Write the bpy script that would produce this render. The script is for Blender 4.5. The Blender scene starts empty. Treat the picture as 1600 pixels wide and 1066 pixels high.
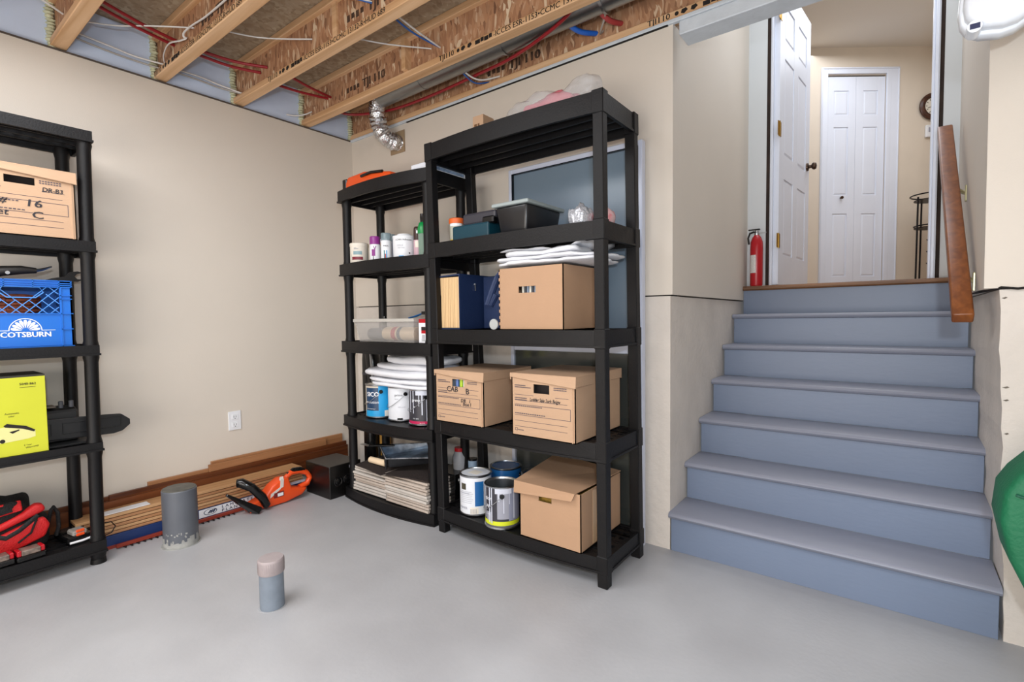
import bpy, bmesh, math, random
from mathutils import Vector, Matrix
random.seed(7)
PI = math.pi
S = bpy.context.scene
COL = S.collection

# ---------------------------------------------------------------- camera, world, lights, exposure
F_PX, YAW, PITCH, ROLL = 781.5, -0.6535, -0.0465, -0.0129
cam_d = bpy.data.cameras.new('camera'); cam = bpy.data.objects.new('camera', cam_d); COL.objects.link(cam)
cam_d.sensor_width = 36.0; cam_d.lens = F_PX / 1600 * 36.0; cam_d.clip_start = 0.02
fw = Vector((math.sin(YAW)*math.cos(PITCH), math.cos(YAW)*math.cos(PITCH), math.sin(PITCH)))
rt = Vector((math.cos(YAW), -math.sin(YAW), 0)); up = rt.cross(fw)
r2 = math.cos(ROLL)*rt + math.sin(ROLL)*up; u2 = -math.sin(ROLL)*rt + math.cos(ROLL)*up
mw = Matrix((r2, u2, -fw)).transposed().to_4x4(); mw.translation = Vector((3.1346, -2.223, 1.0754))
cam.matrix_world = mw
S.camera = cam

S.view_settings.view_transform = 'Standard'; S.view_settings.look = 'None'
S.view_settings.gamma = 1.0; S.view_settings.use_curve_mapping = False
S.view_settings.exposure = 0.15

W = bpy.data.worlds.new('world'); S.world = W; W.use_nodes = True
W.node_tree.nodes['Background'].inputs[0].default_value = (0.75, 0.85, 1.0, 1)
W.node_tree.nodes['Background'].inputs[1].default_value = 0.25

def light(name, kind, loc, energy, color, size=0.1, size_y=None, target=None):
    d = bpy.data.lights.new(name, kind); o = bpy.data.objects.new(name, d); COL.objects.link(o)
    o.location = loc; d.energy = energy; d.color = color
    if kind == 'AREA':
        d.size = size
        if size_y: d.shape = 'RECTANGLE'; d.size_y = size_y
    else: d.shadow_soft_size = size
    if target is not None:
        o.rotation_euler = (Vector(target)-Vector(loc)).to_track_quat('-Z', 'Y').to_euler()
    return o
light('camera_flash', 'POINT', (3.24, -2.28, 1.27), 56, (0.80, 0.90, 1.0), 0.035)
light('basement_lamp_far', 'AREA', (1.3, -2.3, 2.34), 48, (0.95, 0.97, 1.0), 1.5, 1.5, (1.3, -2.3, 0))
light('basement_lamp_near', 'AREA', (3.9, -2.3, 2.34), 28, (0.96, 0.98, 1.0), 1.5, 1.5, (4.0, -2.3, 0))
light('bounce_fill', 'AREA', (2.2, -3.95, 0.8), 62, (1.0, 0.93, 0.86), 2.8, 1.3, (1.0, -0.3, 2.2))  # area fill added low behind the camera, stands in for bounced flash
light('upstairs_lamp', 'AREA', (3.1, 2.5, 3.44), 21, (0.90, 0.94, 1.0), 1.6, 1.4, (3.1, 2.5, 0))
light('stairwell_lamp', 'AREA', (2.88, 0.85, 3.44), 9, (0.85, 0.92, 1.0), 0.7, 0.6, (2.88, 0.85, 0))

# ---------------------------------------------------------------- helpers
def lin(h):
    h = h.lstrip('#'); o = []
    for i in (0, 2, 4):
        c = int(h[i:i+2], 16)/255; o.append(c/12.92 if c <= 0.04045 else ((c+0.055)/1.055)**2.4)
    return (*o, 1)
MATS = {}
def M(name, col, rough=0.5, metal=0.0, var=0.0, vs=6.0, bump=0.0, bs=80.0, stretch=(1, 1, 1), alpha=1.0, trans=0.0, emit=0.0, spec=0.5, col2=None):
    if name in MATS: return MATS[name]
    m = bpy.data.materials.new(name); m.use_nodes = True; nt = m.node_tree; b = nt.nodes['Principled BSDF']
    c = lin(col); b.inputs['Base Color'].default_value = c; b.inputs['Roughness'].default_value = rough
    b.inputs['Metallic'].default_value = metal; b.inputs['Specular IOR Level'].default_value = spec
    if alpha < 1: b.inputs['Alpha'].default_value = alpha
    if trans: b.inputs['Transmission Weight'].default_value = trans
    if emit: b.inputs['Emission Color'].default_value = c; b.inputs['Emission Strength'].default_value = emit
    if var or bump:
        tc = nt.nodes.new('ShaderNodeTexCoord'); mp = nt.nodes.new('ShaderNodeMapping'); mp.inputs['Scale'].default_value = stretch
        nt.links.new(tc.outputs['Object'], mp.inputs[0])
    if var:
        n = nt.nodes.new('ShaderNodeTexNoise'); n.inputs['Scale'].default_value = vs; n.inputs['Detail'].default_value = 5
        nt.links.new(mp.outputs[0], n.inputs[0])
        r = nt.nodes.new('ShaderNodeValToRGB'); r.color_ramp.elements[0].position = 0.3; r.color_ramp.elements[1].position = 0.72
        c2 = lin(col2) if col2 else tuple(x*(1-var) for x in c[:3])+(1,)
        r.color_ramp.elements[0].color = c2; r.color_ramp.elements[1].color = tuple(min(1, x*(1+var*0.3)) for x in c[:3])+(1,)
        nt.links.new(n.outputs[0], r.inputs[0]); nt.links.new(r.outputs[0], b.inputs['Base Color'])
    if bump:
        n2 = nt.nodes.new('ShaderNodeTexNoise'); n2.inputs['Scale'].default_value = bs; n2.inputs['Detail'].default_value = 4
        bp = nt.nodes.new('ShaderNodeBump'); bp.inputs['Strength'].default_value = bump; bp.inputs['Distance'].default_value = 0.01
        nt.links.new(mp.outputs[0], n2.inputs[0]); nt.links.new(n2.outputs[0], bp.inputs['Height']); nt.links.new(bp.outputs[0], b.inputs['Normal'])
    MATS[name] = m; return m

def osb(name, cols, scale=(1, 1, 1), rough=0.75):
    m = bpy.data.materials.new(name); m.use_nodes = True; nt = m.node_tree; b = nt.nodes['Principled BSDF']; b.inputs['Roughness'].default_value = rough
    L = nt.links.new; tc = nt.nodes.new('ShaderNodeTexCoord'); prev = None; hts = []
    wob = nt.nodes.new('ShaderNodeTexNoise'); wob.inputs['Scale'].default_value = 5; L(tc.outputs['Object'], wob.inputs[0])
    for k, (rot, sc) in enumerate([((0, 0.35, 0.2), 24), ((0, -0.5, -0.5), 17), ((0, 0.9, 0.8), 30)]):
        mp = nt.nodes.new('ShaderNodeMapping'); mp.inputs['Rotation'].default_value = rot; mp.inputs['Scale'].default_value = (scale[0]*sc*2.2, scale[1]*sc, scale[2]*sc*0.55)
        mx = nt.nodes.new('ShaderNodeMixRGB'); mx.inputs[0].default_value = 0.06; L(tc.outputs['Object'], mx.inputs[1]); L(wob.outputs['Color'], mx.inputs[2])
        L(mx.outputs[0], mp.inputs[0])
        v = nt.nodes.new('ShaderNodeTexVoronoi'); v.inputs['Scale'].default_value = 1.0; L(mp.outputs[0], v.inputs['Vector'])
        sp = nt.nodes.new('ShaderNodeSeparateColor'); L(v.outputs['Color'], sp.inputs[0])
        r = nt.nodes.new('ShaderNodeValToRGB'); r.color_ramp.interpolation = 'LINEAR'
        e = r.color_ramp.elements; e[0].color = lin(cols[0]); e[1].color = lin(cols[-1]); e[1].position = 1.0
        for i, cc in enumerate(cols[1:-1]): q = e.new((i+1)/(len(cols)-1)); q.color = lin(cc)
        L(sp.outputs[0], r.inputs[0])
        if prev is None: prev = r.outputs[0]
        else:
            mask = nt.nodes.new('ShaderNodeMath'); mask.operation = 'GREATER_THAN'; mask.inputs[1].default_value = 0.55; L(sp.outputs[1], mask.inputs[0])
            mm = nt.nodes.new('ShaderNodeMixRGB'); L(mask.outputs[0], mm.inputs[0]); L(prev, mm.inputs[1]); L(r.outputs[0], mm.inputs[2]); prev = mm.outputs[0]
        hts.append(sp.outputs[2])
    L(prev, b.inputs['Base Color'])
    bp = nt.nodes.new('ShaderNodeBump'); bp.inputs['Strength'].default_value = 0.25; bp.inputs['Distance'].default_value = 0.004
    L(hts[0], bp.inputs['Height']); L(bp.outputs[0], b.inputs['Normal'])
    MATS[name] = m; return m

def wood(name, dark, light_, axis=0, rough=0.55, scale=1.0, bump=0.08):
    m = bpy.data.materials.new(name); m.use_nodes = True; nt = m.node_tree; b = nt.nodes['Principled BSDF']; b.inputs['Roughness'].default_value = rough
    L = nt.links.new; tc = nt.nodes.new('ShaderNodeTexCoord'); mp = nt.nodes.new('ShaderNodeMapping')
    s = [40*scale]*3; s[axis] = 1.6*scale; mp.inputs['Scale'].default_value = s; L(tc.outputs['Object'], mp.inputs[0])
    n = nt.nodes.new('ShaderNodeTexNoise'); n.inputs['Scale'].default_value = 1.0; n.inputs['Detail'].default_value = 8; n.inputs['Distortion'].default_value = 0.6; L(mp.outputs[0], n.inputs[0])
    r = nt.nodes.new('ShaderNodeValToRGB'); r.color_ramp.elements[0].position = 0.35; r.color_ramp.elements[1].position = 0.68
    r.color_ramp.elements[0].color = lin(dark); r.color_ramp.elements[1].color = lin(light_)
    L(n.outputs[0], r.inputs[0]); L(r.outputs[0], b.inputs['Base Color'])
    bp = nt.nodes.new('ShaderNodeBump'); bp.inputs['Strength'].default_value = bump; bp.inputs['Distance'].default_value = 0.01; L(n.outputs[0], bp.inputs['Height']); L(bp.outputs[0], b.inputs['Normal'])
    MATS[name] = m; return m

WL = {}
class MB:
    def __init__(s): s.v = []; s.f = []; s.mi = []; s.k = 0
    def mat(s, k): s.k = k; return s
    def add(s, vs, fs):
        n = len(s.v); s.v += [tuple(v) for v in vs]
        for f in fs: s.f.append(tuple(i+n for i in f)); s.mi.append(s.k)
        return s
    def box(s, x0, x1, y0, y1, z0, z1):
        return s.add([(x0, y0, z0), (x1, y0, z0), (x1, y1, z0), (x0, y1, z0), (x0, y0, z1), (x1, y0, z1), (x1, y1, z1), (x0, y1, z1)],
                     [(0, 3, 2, 1), (4, 5, 6, 7), (0, 1, 5, 4), (1, 2, 6, 5), (2, 3, 7, 6), (3, 0, 4, 7)])
    def hexa(s, b, t):   # bottom 4 points, top 4 points
        return s.add(list(b)+list(t), [(0, 3, 2, 1), (4, 5, 6, 7), (0, 1, 5, 4), (1, 2, 6, 5), (2, 3, 7, 6), (3, 0, 4, 7)])
    def obox(s, c, ax, ay, az, hx, hy, hz):
        c = Vector(c); P = []
        for sz in (-1, 1):
            for sx, sy in ((-1, -1), (1, -1), (1, 1), (-1, 1)): P.append(c+ax*hx*sx+ay*hy*sy+az*hz*sz)
        return s.hexa(P[:4], P[4:])
    def prism(s, poly, axis, a, b):
        n = len(poly)
        def p(u, w, t): return {'x': (t, u, w), 'y': (u, t, w), 'z': (u, w, t)}[axis]
        vs = [p(u, w, a) for u, w in poly]+[p(u, w, b) for u, w in poly]
        return s.add(vs, [tuple(range(n-1, -1, -1)), tuple(range(n, 2*n))]+[(i, (i+1) % n, n+(i+1) % n, n+i) for i in range(n)])
    def lathe(s, prof, c=(0, 0, 0), n=24, axis='z', cap=True):
        vs = []
        for r, h in prof:
            for i in range(n):
                a = 2*PI*i/n; u, w = r*math.cos(a), r*math.sin(a)
                q = {'z': (u, w, h), 'x': (h, u, w), 'y': (u, h, w)}[axis]
                vs.append((c[0]+q[0], c[1]+q[1], c[2]+q[2]))
        fs = []
        for j in range(len(prof)-1):
            for i in range(n): fs.append((j*n+i, j*n+(i+1) % n, (j+1)*n+(i+1) % n, (j+1)*n+i))
        if cap: fs.append(tuple(range(n-1, -1, -1))); m = len(prof)-1; fs.append(tuple(m*n+i for i in range(n)))
        return s.add(vs, fs)
    def tube(s, pts, r, n=8, flat=1.0, cap=True):
        pts = [Vector(p) for p in pts]; vs = []; prevn = None
        for i, p in enumerate(pts):
            t = (pts[min(i+1, len(pts)-1)]-pts[max(i-1, 0)]).normalized()
            if prevn is None:
                a = Vector((0, 0, 1)) if abs(t.z) < 0.9 else Vector((1, 0, 0)); nn = (a-t*a.dot(t)).normalized()
            else: nn = (prevn-t*prevn.dot(t)).normalized()
            prevn = nn; bb = t.cross(nn); rr = r[i] if isinstance(r, (list, tuple)) else r
            for k in range(n): a = 2*PI*k/n; vs.append(p+nn*math.cos(a)*rr*flat+bb*math.sin(a)*rr)
        fs = []
        for j in range(len(pts)-1):
            for k in range(n): fs.append((j*n+k, j*n+(k+1) % n, (j+1)*n+(k+1) % n, (j+1)*n+k))
        if cap: fs.append(tuple(range(n-1, -1, -1))); m = len(pts)-1; fs.append(tuple(m*n+k for k in range(n)))
        return s.add(vs, fs)
    def patch(s, c, r, a0, a1, z0, z1, n=10):
        vs = []
        for i in range(n+1):
            a = math.radians(a0+(a1-a0)*i/n); vs += [(c[0]+r*math.cos(a), c[1]+r*math.sin(a), c[2]+z0), (c[0]+r*math.cos(a), c[1]+r*math.sin(a), c[2]+z1)]
        return s.add(vs, [(2*i, 2*i+2, 2*i+3, 2*i+1) for i in range(n)])
    def warp(s, fn): s.v = [tuple(fn(*v)) for v in s.v]; return s
    def build(s, name, mats, parent=None, world=True, bevel=0, smooth=None, seg=1, label=None):
        me = bpy.data.meshes.new(name)
        off = WL.get(parent, Vector((0, 0, 0))) if (parent is not None and world) else Vector((0, 0, 0))
        me.from_pydata([(a-off.x, b-off.y, c-off.z) for a, b, c in s.v], [], s.f)
        mats = mats if isinstance(mats, (list, tuple)) else [mats]
        for m in mats: me.materials.append(m)
        for p, k in zip(me.polygons, s.mi): p.material_index = min(k, len(mats)-1)
        bm = bmesh.new(); bm.from_mesh(me)
        bmesh.ops.recalc_face_normals(bm, faces=bm.faces)
        if bevel: bmesh.ops.bevel(bm, geom=[e for e in bm.edges if len(e.link_faces) == 2 and e.calc_face_angle(0) > 0.5], offset=bevel, segments=seg, affect='EDGES', profile=0.5)
        bm.to_mesh(me); bm.free()
        if smooth is not None:
            for p in me.polygons: p.use_smooth = True
            me.set_sharp_from_angle(angle=math.radians(smooth))
        me.update()
        o = bpy.data.objects.new(name, me); COL.objects.link(o)
        if parent is not None: o.parent = parent; WL[o] = WL.get(parent, Vector((0, 0, 0)))
        else: WL[o] = Vector((0, 0, 0))
        if label: o['label'] = label
        return o
def tag(o, label, cat, group=None, kind=None):
    o['label'] = label; o['category'] = cat
    if group: o['group'] = group
    if kind: o['kind'] = kind
    return o
def thing(name, label, cat, loc=(0, 0, 0), rz=0, group=None):
    o = bpy.data.objects.new(name, None); COL.objects.link(o); o.location = loc; o.rotation_euler = (0, 0, rz); o.empty_display_size = 0.05
    WL[o] = Vector(loc) if rz == 0 else Vector((0, 0, 0)); return tag(o, label, cat, group)
def struct(name, mb, m, label=None, **k):
    o = mb.build(name, m, **k); o['kind'] = 'structure'
    if label: o['label'] = label
    return o
def recenter(o):   # top-level single mesh: origin at its base centre
    vs = o.data.vertices; n = len(vs)
    c = Vector((sum(v.co.x for v in vs)/n, sum(v.co.y for v in vs)/n, min(v.co.z for v in vs)))
    for v in vs: v.co -= c
    o.location = c; WL[o] = c.copy(); return o

TEXTC = {}
def text_geo(t, size):
    key = (t, size)
    if key not in TEXTC:
        cu = bpy.data.curves.new('t', 'FONT'); cu.body = t; cu.size = size; cu.resolution_u = 2
        ob = bpy.data.objects.new('t', cu); COL.objects.link(ob)
        dg = bpy.context.evaluated_depsgraph_get(); me = ob.evaluated_get(dg).to_mesh()
        TEXTC[key] = ([tuple(v.co) for v in me.vertices], [tuple(p.vertices) for p in me.polygons])
        ob.evaluated_get(dg).to_mesh_clear(); bpy.data.objects.remove(ob); bpy.data.curves.remove(cu)
    return TEXTC[key]
def text(mb, t, size, o, r, u, sx=1.0, slant=0.0, jit=0.0, bold=0):
    vs, fs = text_geo(t, size); o, r, u = Vector(o), Vector(r).normalized(), Vector(u).normalized()
    nrm = r.cross(u)
    for k in range(1+bold):
        mb.add([o+nrm*(0.0002*k)+r*((x+slant*y+k*size*0.035)*sx+random.uniform(-jit, jit))+u*(y+random.uniform(-jit, jit)) for x, y, z in vs], fs)
    return mb
def wrap_text(mb, t, size, c, r, a0, z, bold=0):
    vs, fs = text_geo(t, size)
    for k in range(1+bold):
        mb.add([(c[0]+(r+.0002*k)*math.cos(math.radians(a0)+(x+k*size*.04)/r), c[1]+(r+.0002*k)*math.sin(math.radians(a0)+(x+k*size*.04)/r), c[2]+z+y) for x, y, _ in vs], fs)
    return mb
def pillow(mb, c, s, p=4.0, noise=0.0, n=(14, 8, 4), seed=0, drop=None):
    rnd = random.Random(seed); ph = [rnd.uniform(0, 6) for _ in range(6)]
    bm = bmesh.new(); bmesh.ops.create_cube(bm, size=2.0); bmesh.ops.subdivide_edges(bm, edges=bm.edges[:], cuts=n[0], use_grid_fill=True)
    vs = []
    for v in bm.verts:
        x, y, z = v.co; m = (abs(x)**p+abs(y)**p+abs(z)**p)**(1/p); x, y, z = x/m, y/m, z/m
        q = noise*(math.sin(x*5+ph[0]+y*2)+0.6*math.sin(y*9+ph[1]+x*3)+0.4*math.sin(x*17+ph[2]))
        X, Y, Z = x*s[0]*(1+q*0.6), y*s[1]*(1+q*0.4), z*s[2]*(1+q)+q*s[2]*2.0
        if drop: Z += drop(X, Y)
        vs.append((c[0]+X, c[1]+Y, c[2]+Z))
    bm.verts.index_update(); fs = [tuple(v.index for v in f.verts) for f in bm.faces]; bm.free()
    return mb.add(vs, fs)

# ---------------------------------------------------------------- materials
wallm = M('wall_paint', '#d8cfc3', 0.62, var=0.04, vs=1.5, bump=0.05, bs=180)
concm = M('painted_concrete', '#d6cec5', 0.7, var=0.10, vs=5, bump=0.35, bs=35)
whitem = M('white_trim_paint', '#e2e7f3', 0.4, var=0.03, vs=4)
stripm = M('drywall_edge_white', '#ccd3da', 0.6, var=0.12, vs=14, bump=0.1)
floorm = M('floor_paint', '#afb0b3', 0.42, var=0.12, vs=2.2, bump=0.06, bs=60, col2='#a1a1a4')
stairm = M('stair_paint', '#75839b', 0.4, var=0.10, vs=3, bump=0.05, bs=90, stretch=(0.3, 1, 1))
oakm = wood('oak_nosing', '#5b3a20', '#8a5f38', 0, 0.5)
osbw = osb('osb_web', ['#74503a', '#9d7152', '#b0825f', '#9a6e50', '#bb9270', '#ab7c5a', '#dcc6a8'], scale=(1.25, 1.25, 1.5))
osbf = osb('osb_subfloor', ['#8d7a62', '#a08b71', '#ab9981', '#99846a', '#b5a58c'], scale=(0.9, 1.8, 2))
flm = wood('flange_lumber', '#c2966a', '#deb890', 0, 0.6, 0.7)
foamb = M('blue_foam_board', '#cfddf4', 0.6, var=0.06, vs=6)
sprayf = M('spray_foam', '#cfcfae', 0.85, var=0.25, vs=25, bump=0.8, bs=40)
inkm = M('black_ink', '#1c1512', 0.8)
darkm = M('dark_gap', '#120d0a', 0.9)
blackp = M('black_plastic', '#0c0b0d', 0.5, var=0.2, vs=8, bump=0.10, bs=140, spec=0.32)
blackg = M('gloss_black', '#0e0e0f', 0.18)
card = M('cardboard', '#b9987b', 0.8, var=0.07, vs=5, bump=0.08, bs=60, stretch=(1, 1, 3))
card2 = M('cardboard_plain', '#b28e70', 0.8, var=0.08, vs=4, bump=0.08, bs=60)
cardd = M('cardboard_inside', '#6b4a2e', 0.9)
printm = M('print_ink', '#4a4552', 0.8)
penm = M('marker_ink', '#26242b', 0.7)
steel = M('steel', '#b9bcc0', 0.3, 1.0)
foil = M('foil', '#dfe3e8', 0.16, 1.0, bump=1.0, bs=55)
galv = M('galvanised', '#9a9b9a', 0.35, 1.0, var=0.2, vs=5, stretch=(0.2, 1, 1))
brass = M('brass', '#b08a3e', 0.3, 1.0)
redpipe = M('red_pex', '#8e1c24', 0.35)
bluepipe = M('blue_pex', '#1d63c8', 0.35)
wirew = M('white_cable', '#d6d3cf', 0.45)
wireb = M('blue_cable', '#2c5aa0', 0.45)
cloth_w = M('packing_foam', '#e4e5ea', 0.7, var=0.05, vs=9, bump=0.25, bs=45)
white_p = M('white_plastic', '#e8eaee', 0.35)
redm = M('red_paint', '#b01420', 0.3)
orangem = M('orange_plastic', '#e8501c', 0.35)
greenp = M('green_plastic', '#0f8a44', 0.35)
creamm = M('cream_label', '#e6dfd2', 0.5)
purple = M('purple_label', '#8a2f86', 0.35)
teal = M('teal_label', '#2e6f78', 0.4)
yell = M('yellow_label', '#d9b21e', 0.4)
bluel = M('blue_label', '#1d5f9c', 0.35)
skyl = M('bright_blue_label', '#1f9cd8', 0.35)
navyl = M('navy_label', '#173a5c', 0.35)
greyl = M('grey_label', '#9a9ca8', 0.35)
charl = M('charcoal_label', '#35343c', 0.4)
limel = M('lime_label', '#cfd828', 0.4)
magl = M('magenta_label', '#c01f55', 0.4)
X3, Y3, Z3 = Vector((1, 0, 0)), Vector((0, 1, 0)), Vector((0, 0, 1))

# ================================================================ SETTING
struct('floor', MB().box(-0.15, 5.6, -4.3, 0.15, -0.1, 0), floorm, 'painted grey concrete floor')
ZT = 2.354
XS = 2.341
struct('wall_left', MB().box(-0.12, 0, -4.3, 0.12, 0, ZT), wallm)
# back wall: lower slab and upper drywall with a dark seam between them
struct('wall_back', MB().box(0, XS-.11, 0, 0.12, 1.170, ZT).box(XS-.1101, XS-.0001, 0, 0.1199, 1.170, ZT), wallm)
struct('wall_back', MB().box(0.0, XS-0.01, 0.002, 0.12, 0, 1.164), concm)
mb = MB().box(0.003, XS-0.012, 0.02, 0.1, 1.163, 1.171)
struct('trim_1', mb, darkm)
# strip along the top of the back wall
mb = MB().box(0.0, 5.6, -0.014, 0.01, 2.348, 2.3655)
struct('trim_2', mb, stripm, 'ragged white drywall edge along top of back wall', bevel=0.003)
struct('trim_3', MB().box(0.6, XS-0.02, -0.012, 0.0, 2.346, 2.3505), darkm)
# header over the stair opening
mb = MB().box(XS+0.028, 3.36, -0.008, 0.11, 2.29, 2.348)
struct('trim_4', mb, stripm, 'white header board over stair opening', bevel=0.004)
# stairwell walls
struct('wall_stair_left', MB().box(XS-0.11, XS, 0.12, 1.42, 1.170, 3.51), wallm)
struct('wall_stair_left', MB().hexa([(XS-.11, .13, 0), (XS-.012, .01, 0), (XS-.016, 1.5, 0), (XS-.11, 1.5, 0)], [(XS-.11, .13, 1.163), (XS-.008, .008, 1.163), (XS-.016, 1.5, 1.163), (XS-.11, 1.5, 1.163)]), concm)
struct('wall_stair_right', MB().hexa([(3.362, 0, 1.15), (3.6, 0, 1.15), (3.6, 1.42, 1.15), (3.394, 1.42, 1.15)], [(3.352, 0, 3.51), (3.6, 0, 3.51), (3.6, 1.42, 3.51), (3.394, 1.42, 3.51)]), wallm)
mb = MB()
N = 18; prev = None; rnd = random.Random(3)
front = [3.436-(3.436-3.398)*i/N+rnd.uniform(-.004, .004) for i in range(N+1)]
for i in range(N):
    z0, z1 = 1.145*i/N, 1.145*(i+1)/N
    mb.hexa([(front[i], 0, z0), (5.6, 0, z0), (5.6, 1.5, z0), (3.445, 1.5, z0)], [(front[i+1], 0, z1), (5.6, 0, z1), (5.6, 1.5, z1), (3.445, 1.5, z1)])
struct('wall_stair_right', mb, concm, 'rough painted concrete below drywall right of stairs')
mb = MB(); rnd2 = random.Random(12)
for k in range(20):
    xx, zz = (3.45+rnd2.random()*.3, rnd2.uniform(.1, 1.12)) if k < 14 else (3.436-(.038)*(q_ := rnd2.random())+.012, q_*1.145)
    w_ = rnd2.uniform(.003, .009); mb.prism([(xx-w_, zz), (xx, zz-.003), (xx+w_, zz+.001), (xx+w_*.4, zz+.004)], 'y', -.0012, .001)
o = struct('trim_11', mb, M('concrete_chip', '#6d655b', .9)); o['kind'] = 'structure'  # small dark chips on the rough concrete
struct('wall_back_right', MB().box(3.6, 5.6, 0, 0.12, 1.15, ZT), wallm)
mb = MB()
mb.tube([(3.40, -0.004, 1.152), (3.44, -0.008, 1.146), (3.48, -0.006, 1.151), (3.53, -0.009, 1.149), (3.7, -.006, 1.152), (4.2, -.006, 1.149)], 0.004, 5)
mb.tube([(3.39, 1.3, 1.149), (3.38, 0.6, 1.150), (3.375, 0.2, 1.146), (3.40, -0.004, 1.150)], 0.005, 5)
struct('trim_5', mb, darkm, 'dark broken seam between drywall and concrete')
struct('wall_right', MB().box(5.6, 5.7, -4.3, 0.12, 0, ZT+.3), wallm)
struct('wall_front', MB().box(-0.12, 5.7, -4.4, -4.3, 0, ZT+.3), wallm)
# door wall at the head of the stairs
YD = 1.42
mb = MB().box(2.23, 2.451, YD, YD+.12, 1.163, 3.51).box(3.324, 3.60, YD, YD+.12, 1.163, 3.51).box(2.451, 3.324, YD, YD+.12, 3.30, 3.51)
struct('wall_stair_back', mb, M('stair_drywall', '#d2d6d9', 0.6, var=0.04, vs=2))
struct('trim_6', MB().box(2.451, 2.476, YD+.004, YD+.1, 1.26, 3.30).box(3.305, 3.324, YD+.004, YD+.1, 1.26, 3.30), M('exposed_stud', '#33221a', 0.8, var=0.6, vs=9), 'dark rough gap beside the door jambs')
mb = MB().box(2.474, 2.490, YD-.012, YD+.13, 1.26, 3.285).box(2.490, 2.502, YD+.05, YD+.13, 1.26, 3.27)
mb.box(3.286, 3.305, YD-.012, YD+.13, 1.26, 3.285).box(3.276, 3.286, YD+.05, YD+.13, 1.26, 3.27).box(2.474, 3.305, YD-.012, YD+.13, 3.27, 3.285)
mb.box(2.480, 2.4845, YD-.018, YD-.01, 1.26, 3.285).box(3.296, 3.300, YD-.018, YD-.01, 1.26, 3.285)
struct('trim_7', mb, whitem, 'white door jambs at the head of the stairs', bevel=0.002)
# upstairs room
struct('floor_upstairs', MB().box(1.15, 4.2, 1.50, 4.7, 1.14, 1.258), M('upstairs_floor', '#a07850', 0.4, var=0.2, vs=8))
UO = Vector((2.821, 3.453, 0))
def UP(mb): return mb.warp(lambda x, y, z: (UO.x+.794*x-.608*y, UO.y+.608*x+.794*y, z))
upm = M('upstairs_paint', '#ddd0bf', 0.6, var=0.03)
struct('wall_upstairs_back', UP(MB().box(-2.0, -.276, 0, .1, 1.26, 3.62).box(.264, 1.75, 0, .1, 1.26, 3.62).box(-.276, .264, 0, .1, 3.262, 3.62)), upm)
struct('wall_upstairs_right', MB().box(4.1, 4.2, 1.54, 4.6, 1.26, 3.62).box(3.6, 4.1, 1.42, 1.54, 1.26, 3.62), upm)
struct('wall_upstairs_left', MB().box(1.15, 1.25, 1.54, 2.3, 1.26, 3.62).box(1.25, 2.23, 1.42, 1.54, 1.26, 3.62), upm)
struct('ceiling_upstairs', MB().box(1.15, 4.2, 0.0, 4.7, 3.51, 3.62), M('ceiling_white', '#e6dfd4', 0.7))
struct('wall_stair_header', MB().box(2.23, 3.60, -0.02, 0.10, 2.62, 3.51), wallm)

# ---- ceiling: subfloor with joists as parts
ceil = struct('ceiling', MB().box(-0.15, 5.6, -4.35, 0.10, 2.60, 2.63), osbf, 'underside of oriented strand board subfloor')
FB, FT = 2.366, 2.400
for j, yc in enumerate([0.022, -0.352, -0.781, -1.183, -1.593, -2.0, -2.41, -2.82, -3.23, -3.64, -4.05]):
    x0 = -0.06
    w = MB().box(x0, 5.58, yc-.006, yc+.006, FT, 2.562).build('joist', osbw, ceil)
    MB().box(x0, 5.58, yc-.030, yc+.030, FB, FT).build('flange', flm, w, bevel=0.003)
    MB().box(x0, 5.58, yc-.030, yc+.030, 2.562, 2.599).build('flange', flm, w, bevel=0.003)
    if j < 5:
        t = MB(); xs = {0: [2.226], 1: [1.283], 2: [0.404], 3: [0.0], 4: []}[j]
        for xx in xs:
            u = (0, 0, 1); y = yc-.0306; z = FB+.006
            text(t, 'TJI110', .036, (xx, y, z-.001), (1, 0, 0), u, 1.12, bold=1)
            t.lathe([(0.009, y), (0.009, y-.0003)], (xx+.134, 0, z+.011), 14, 'y')
            for q in range(2):
                a = xx+.152+q*.042; t.prism([(a, z+.006), (a+.014, z), (a+.030, z+.012), (a+.022, z+.023), (a+.004, z+.020)], 'y', y, y-.0003)
            a = xx+.245
            for q, wd in enumerate((.030, .020, .026, .018)): t.box(a, a+wd, y-.0003, y, z+(q % 2)*.003, z+.019+(q % 2)*.003); a += wd+.003
            text(t, '-ICCES ESR-1153\u2022CCMC 13132-R\u2022HUD 689', .035, (a+.004, y, z-.001), (1, 0, 0), u, 1.0, bold=1)
        t.build('lettering', inkm, w)
    stamp = MB()
    if j in (0, 1, 3, 2):
        xx = {0: 1.42, 1: 0.62, 2: 1.25, 3: 0.7}[j]
        text(stamp, 'TJI 110', 0.066, (xx, yc-.0066, 2.44), (1, 0, 0), (0, 0, 1), 1.1, bold=3)
        for q in range(4): stamp.box(xx-.15+q*.034, xx-.15+q*.034+.022, yc-.0069, yc-.0066, 2.445+(q % 2)*.006, 2.475)
        stamp.build('lettering', M('faded_stamp', '#2a1e18', 0.8, var=0.5, vs=40, col2='#5a4030'), w)
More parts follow.
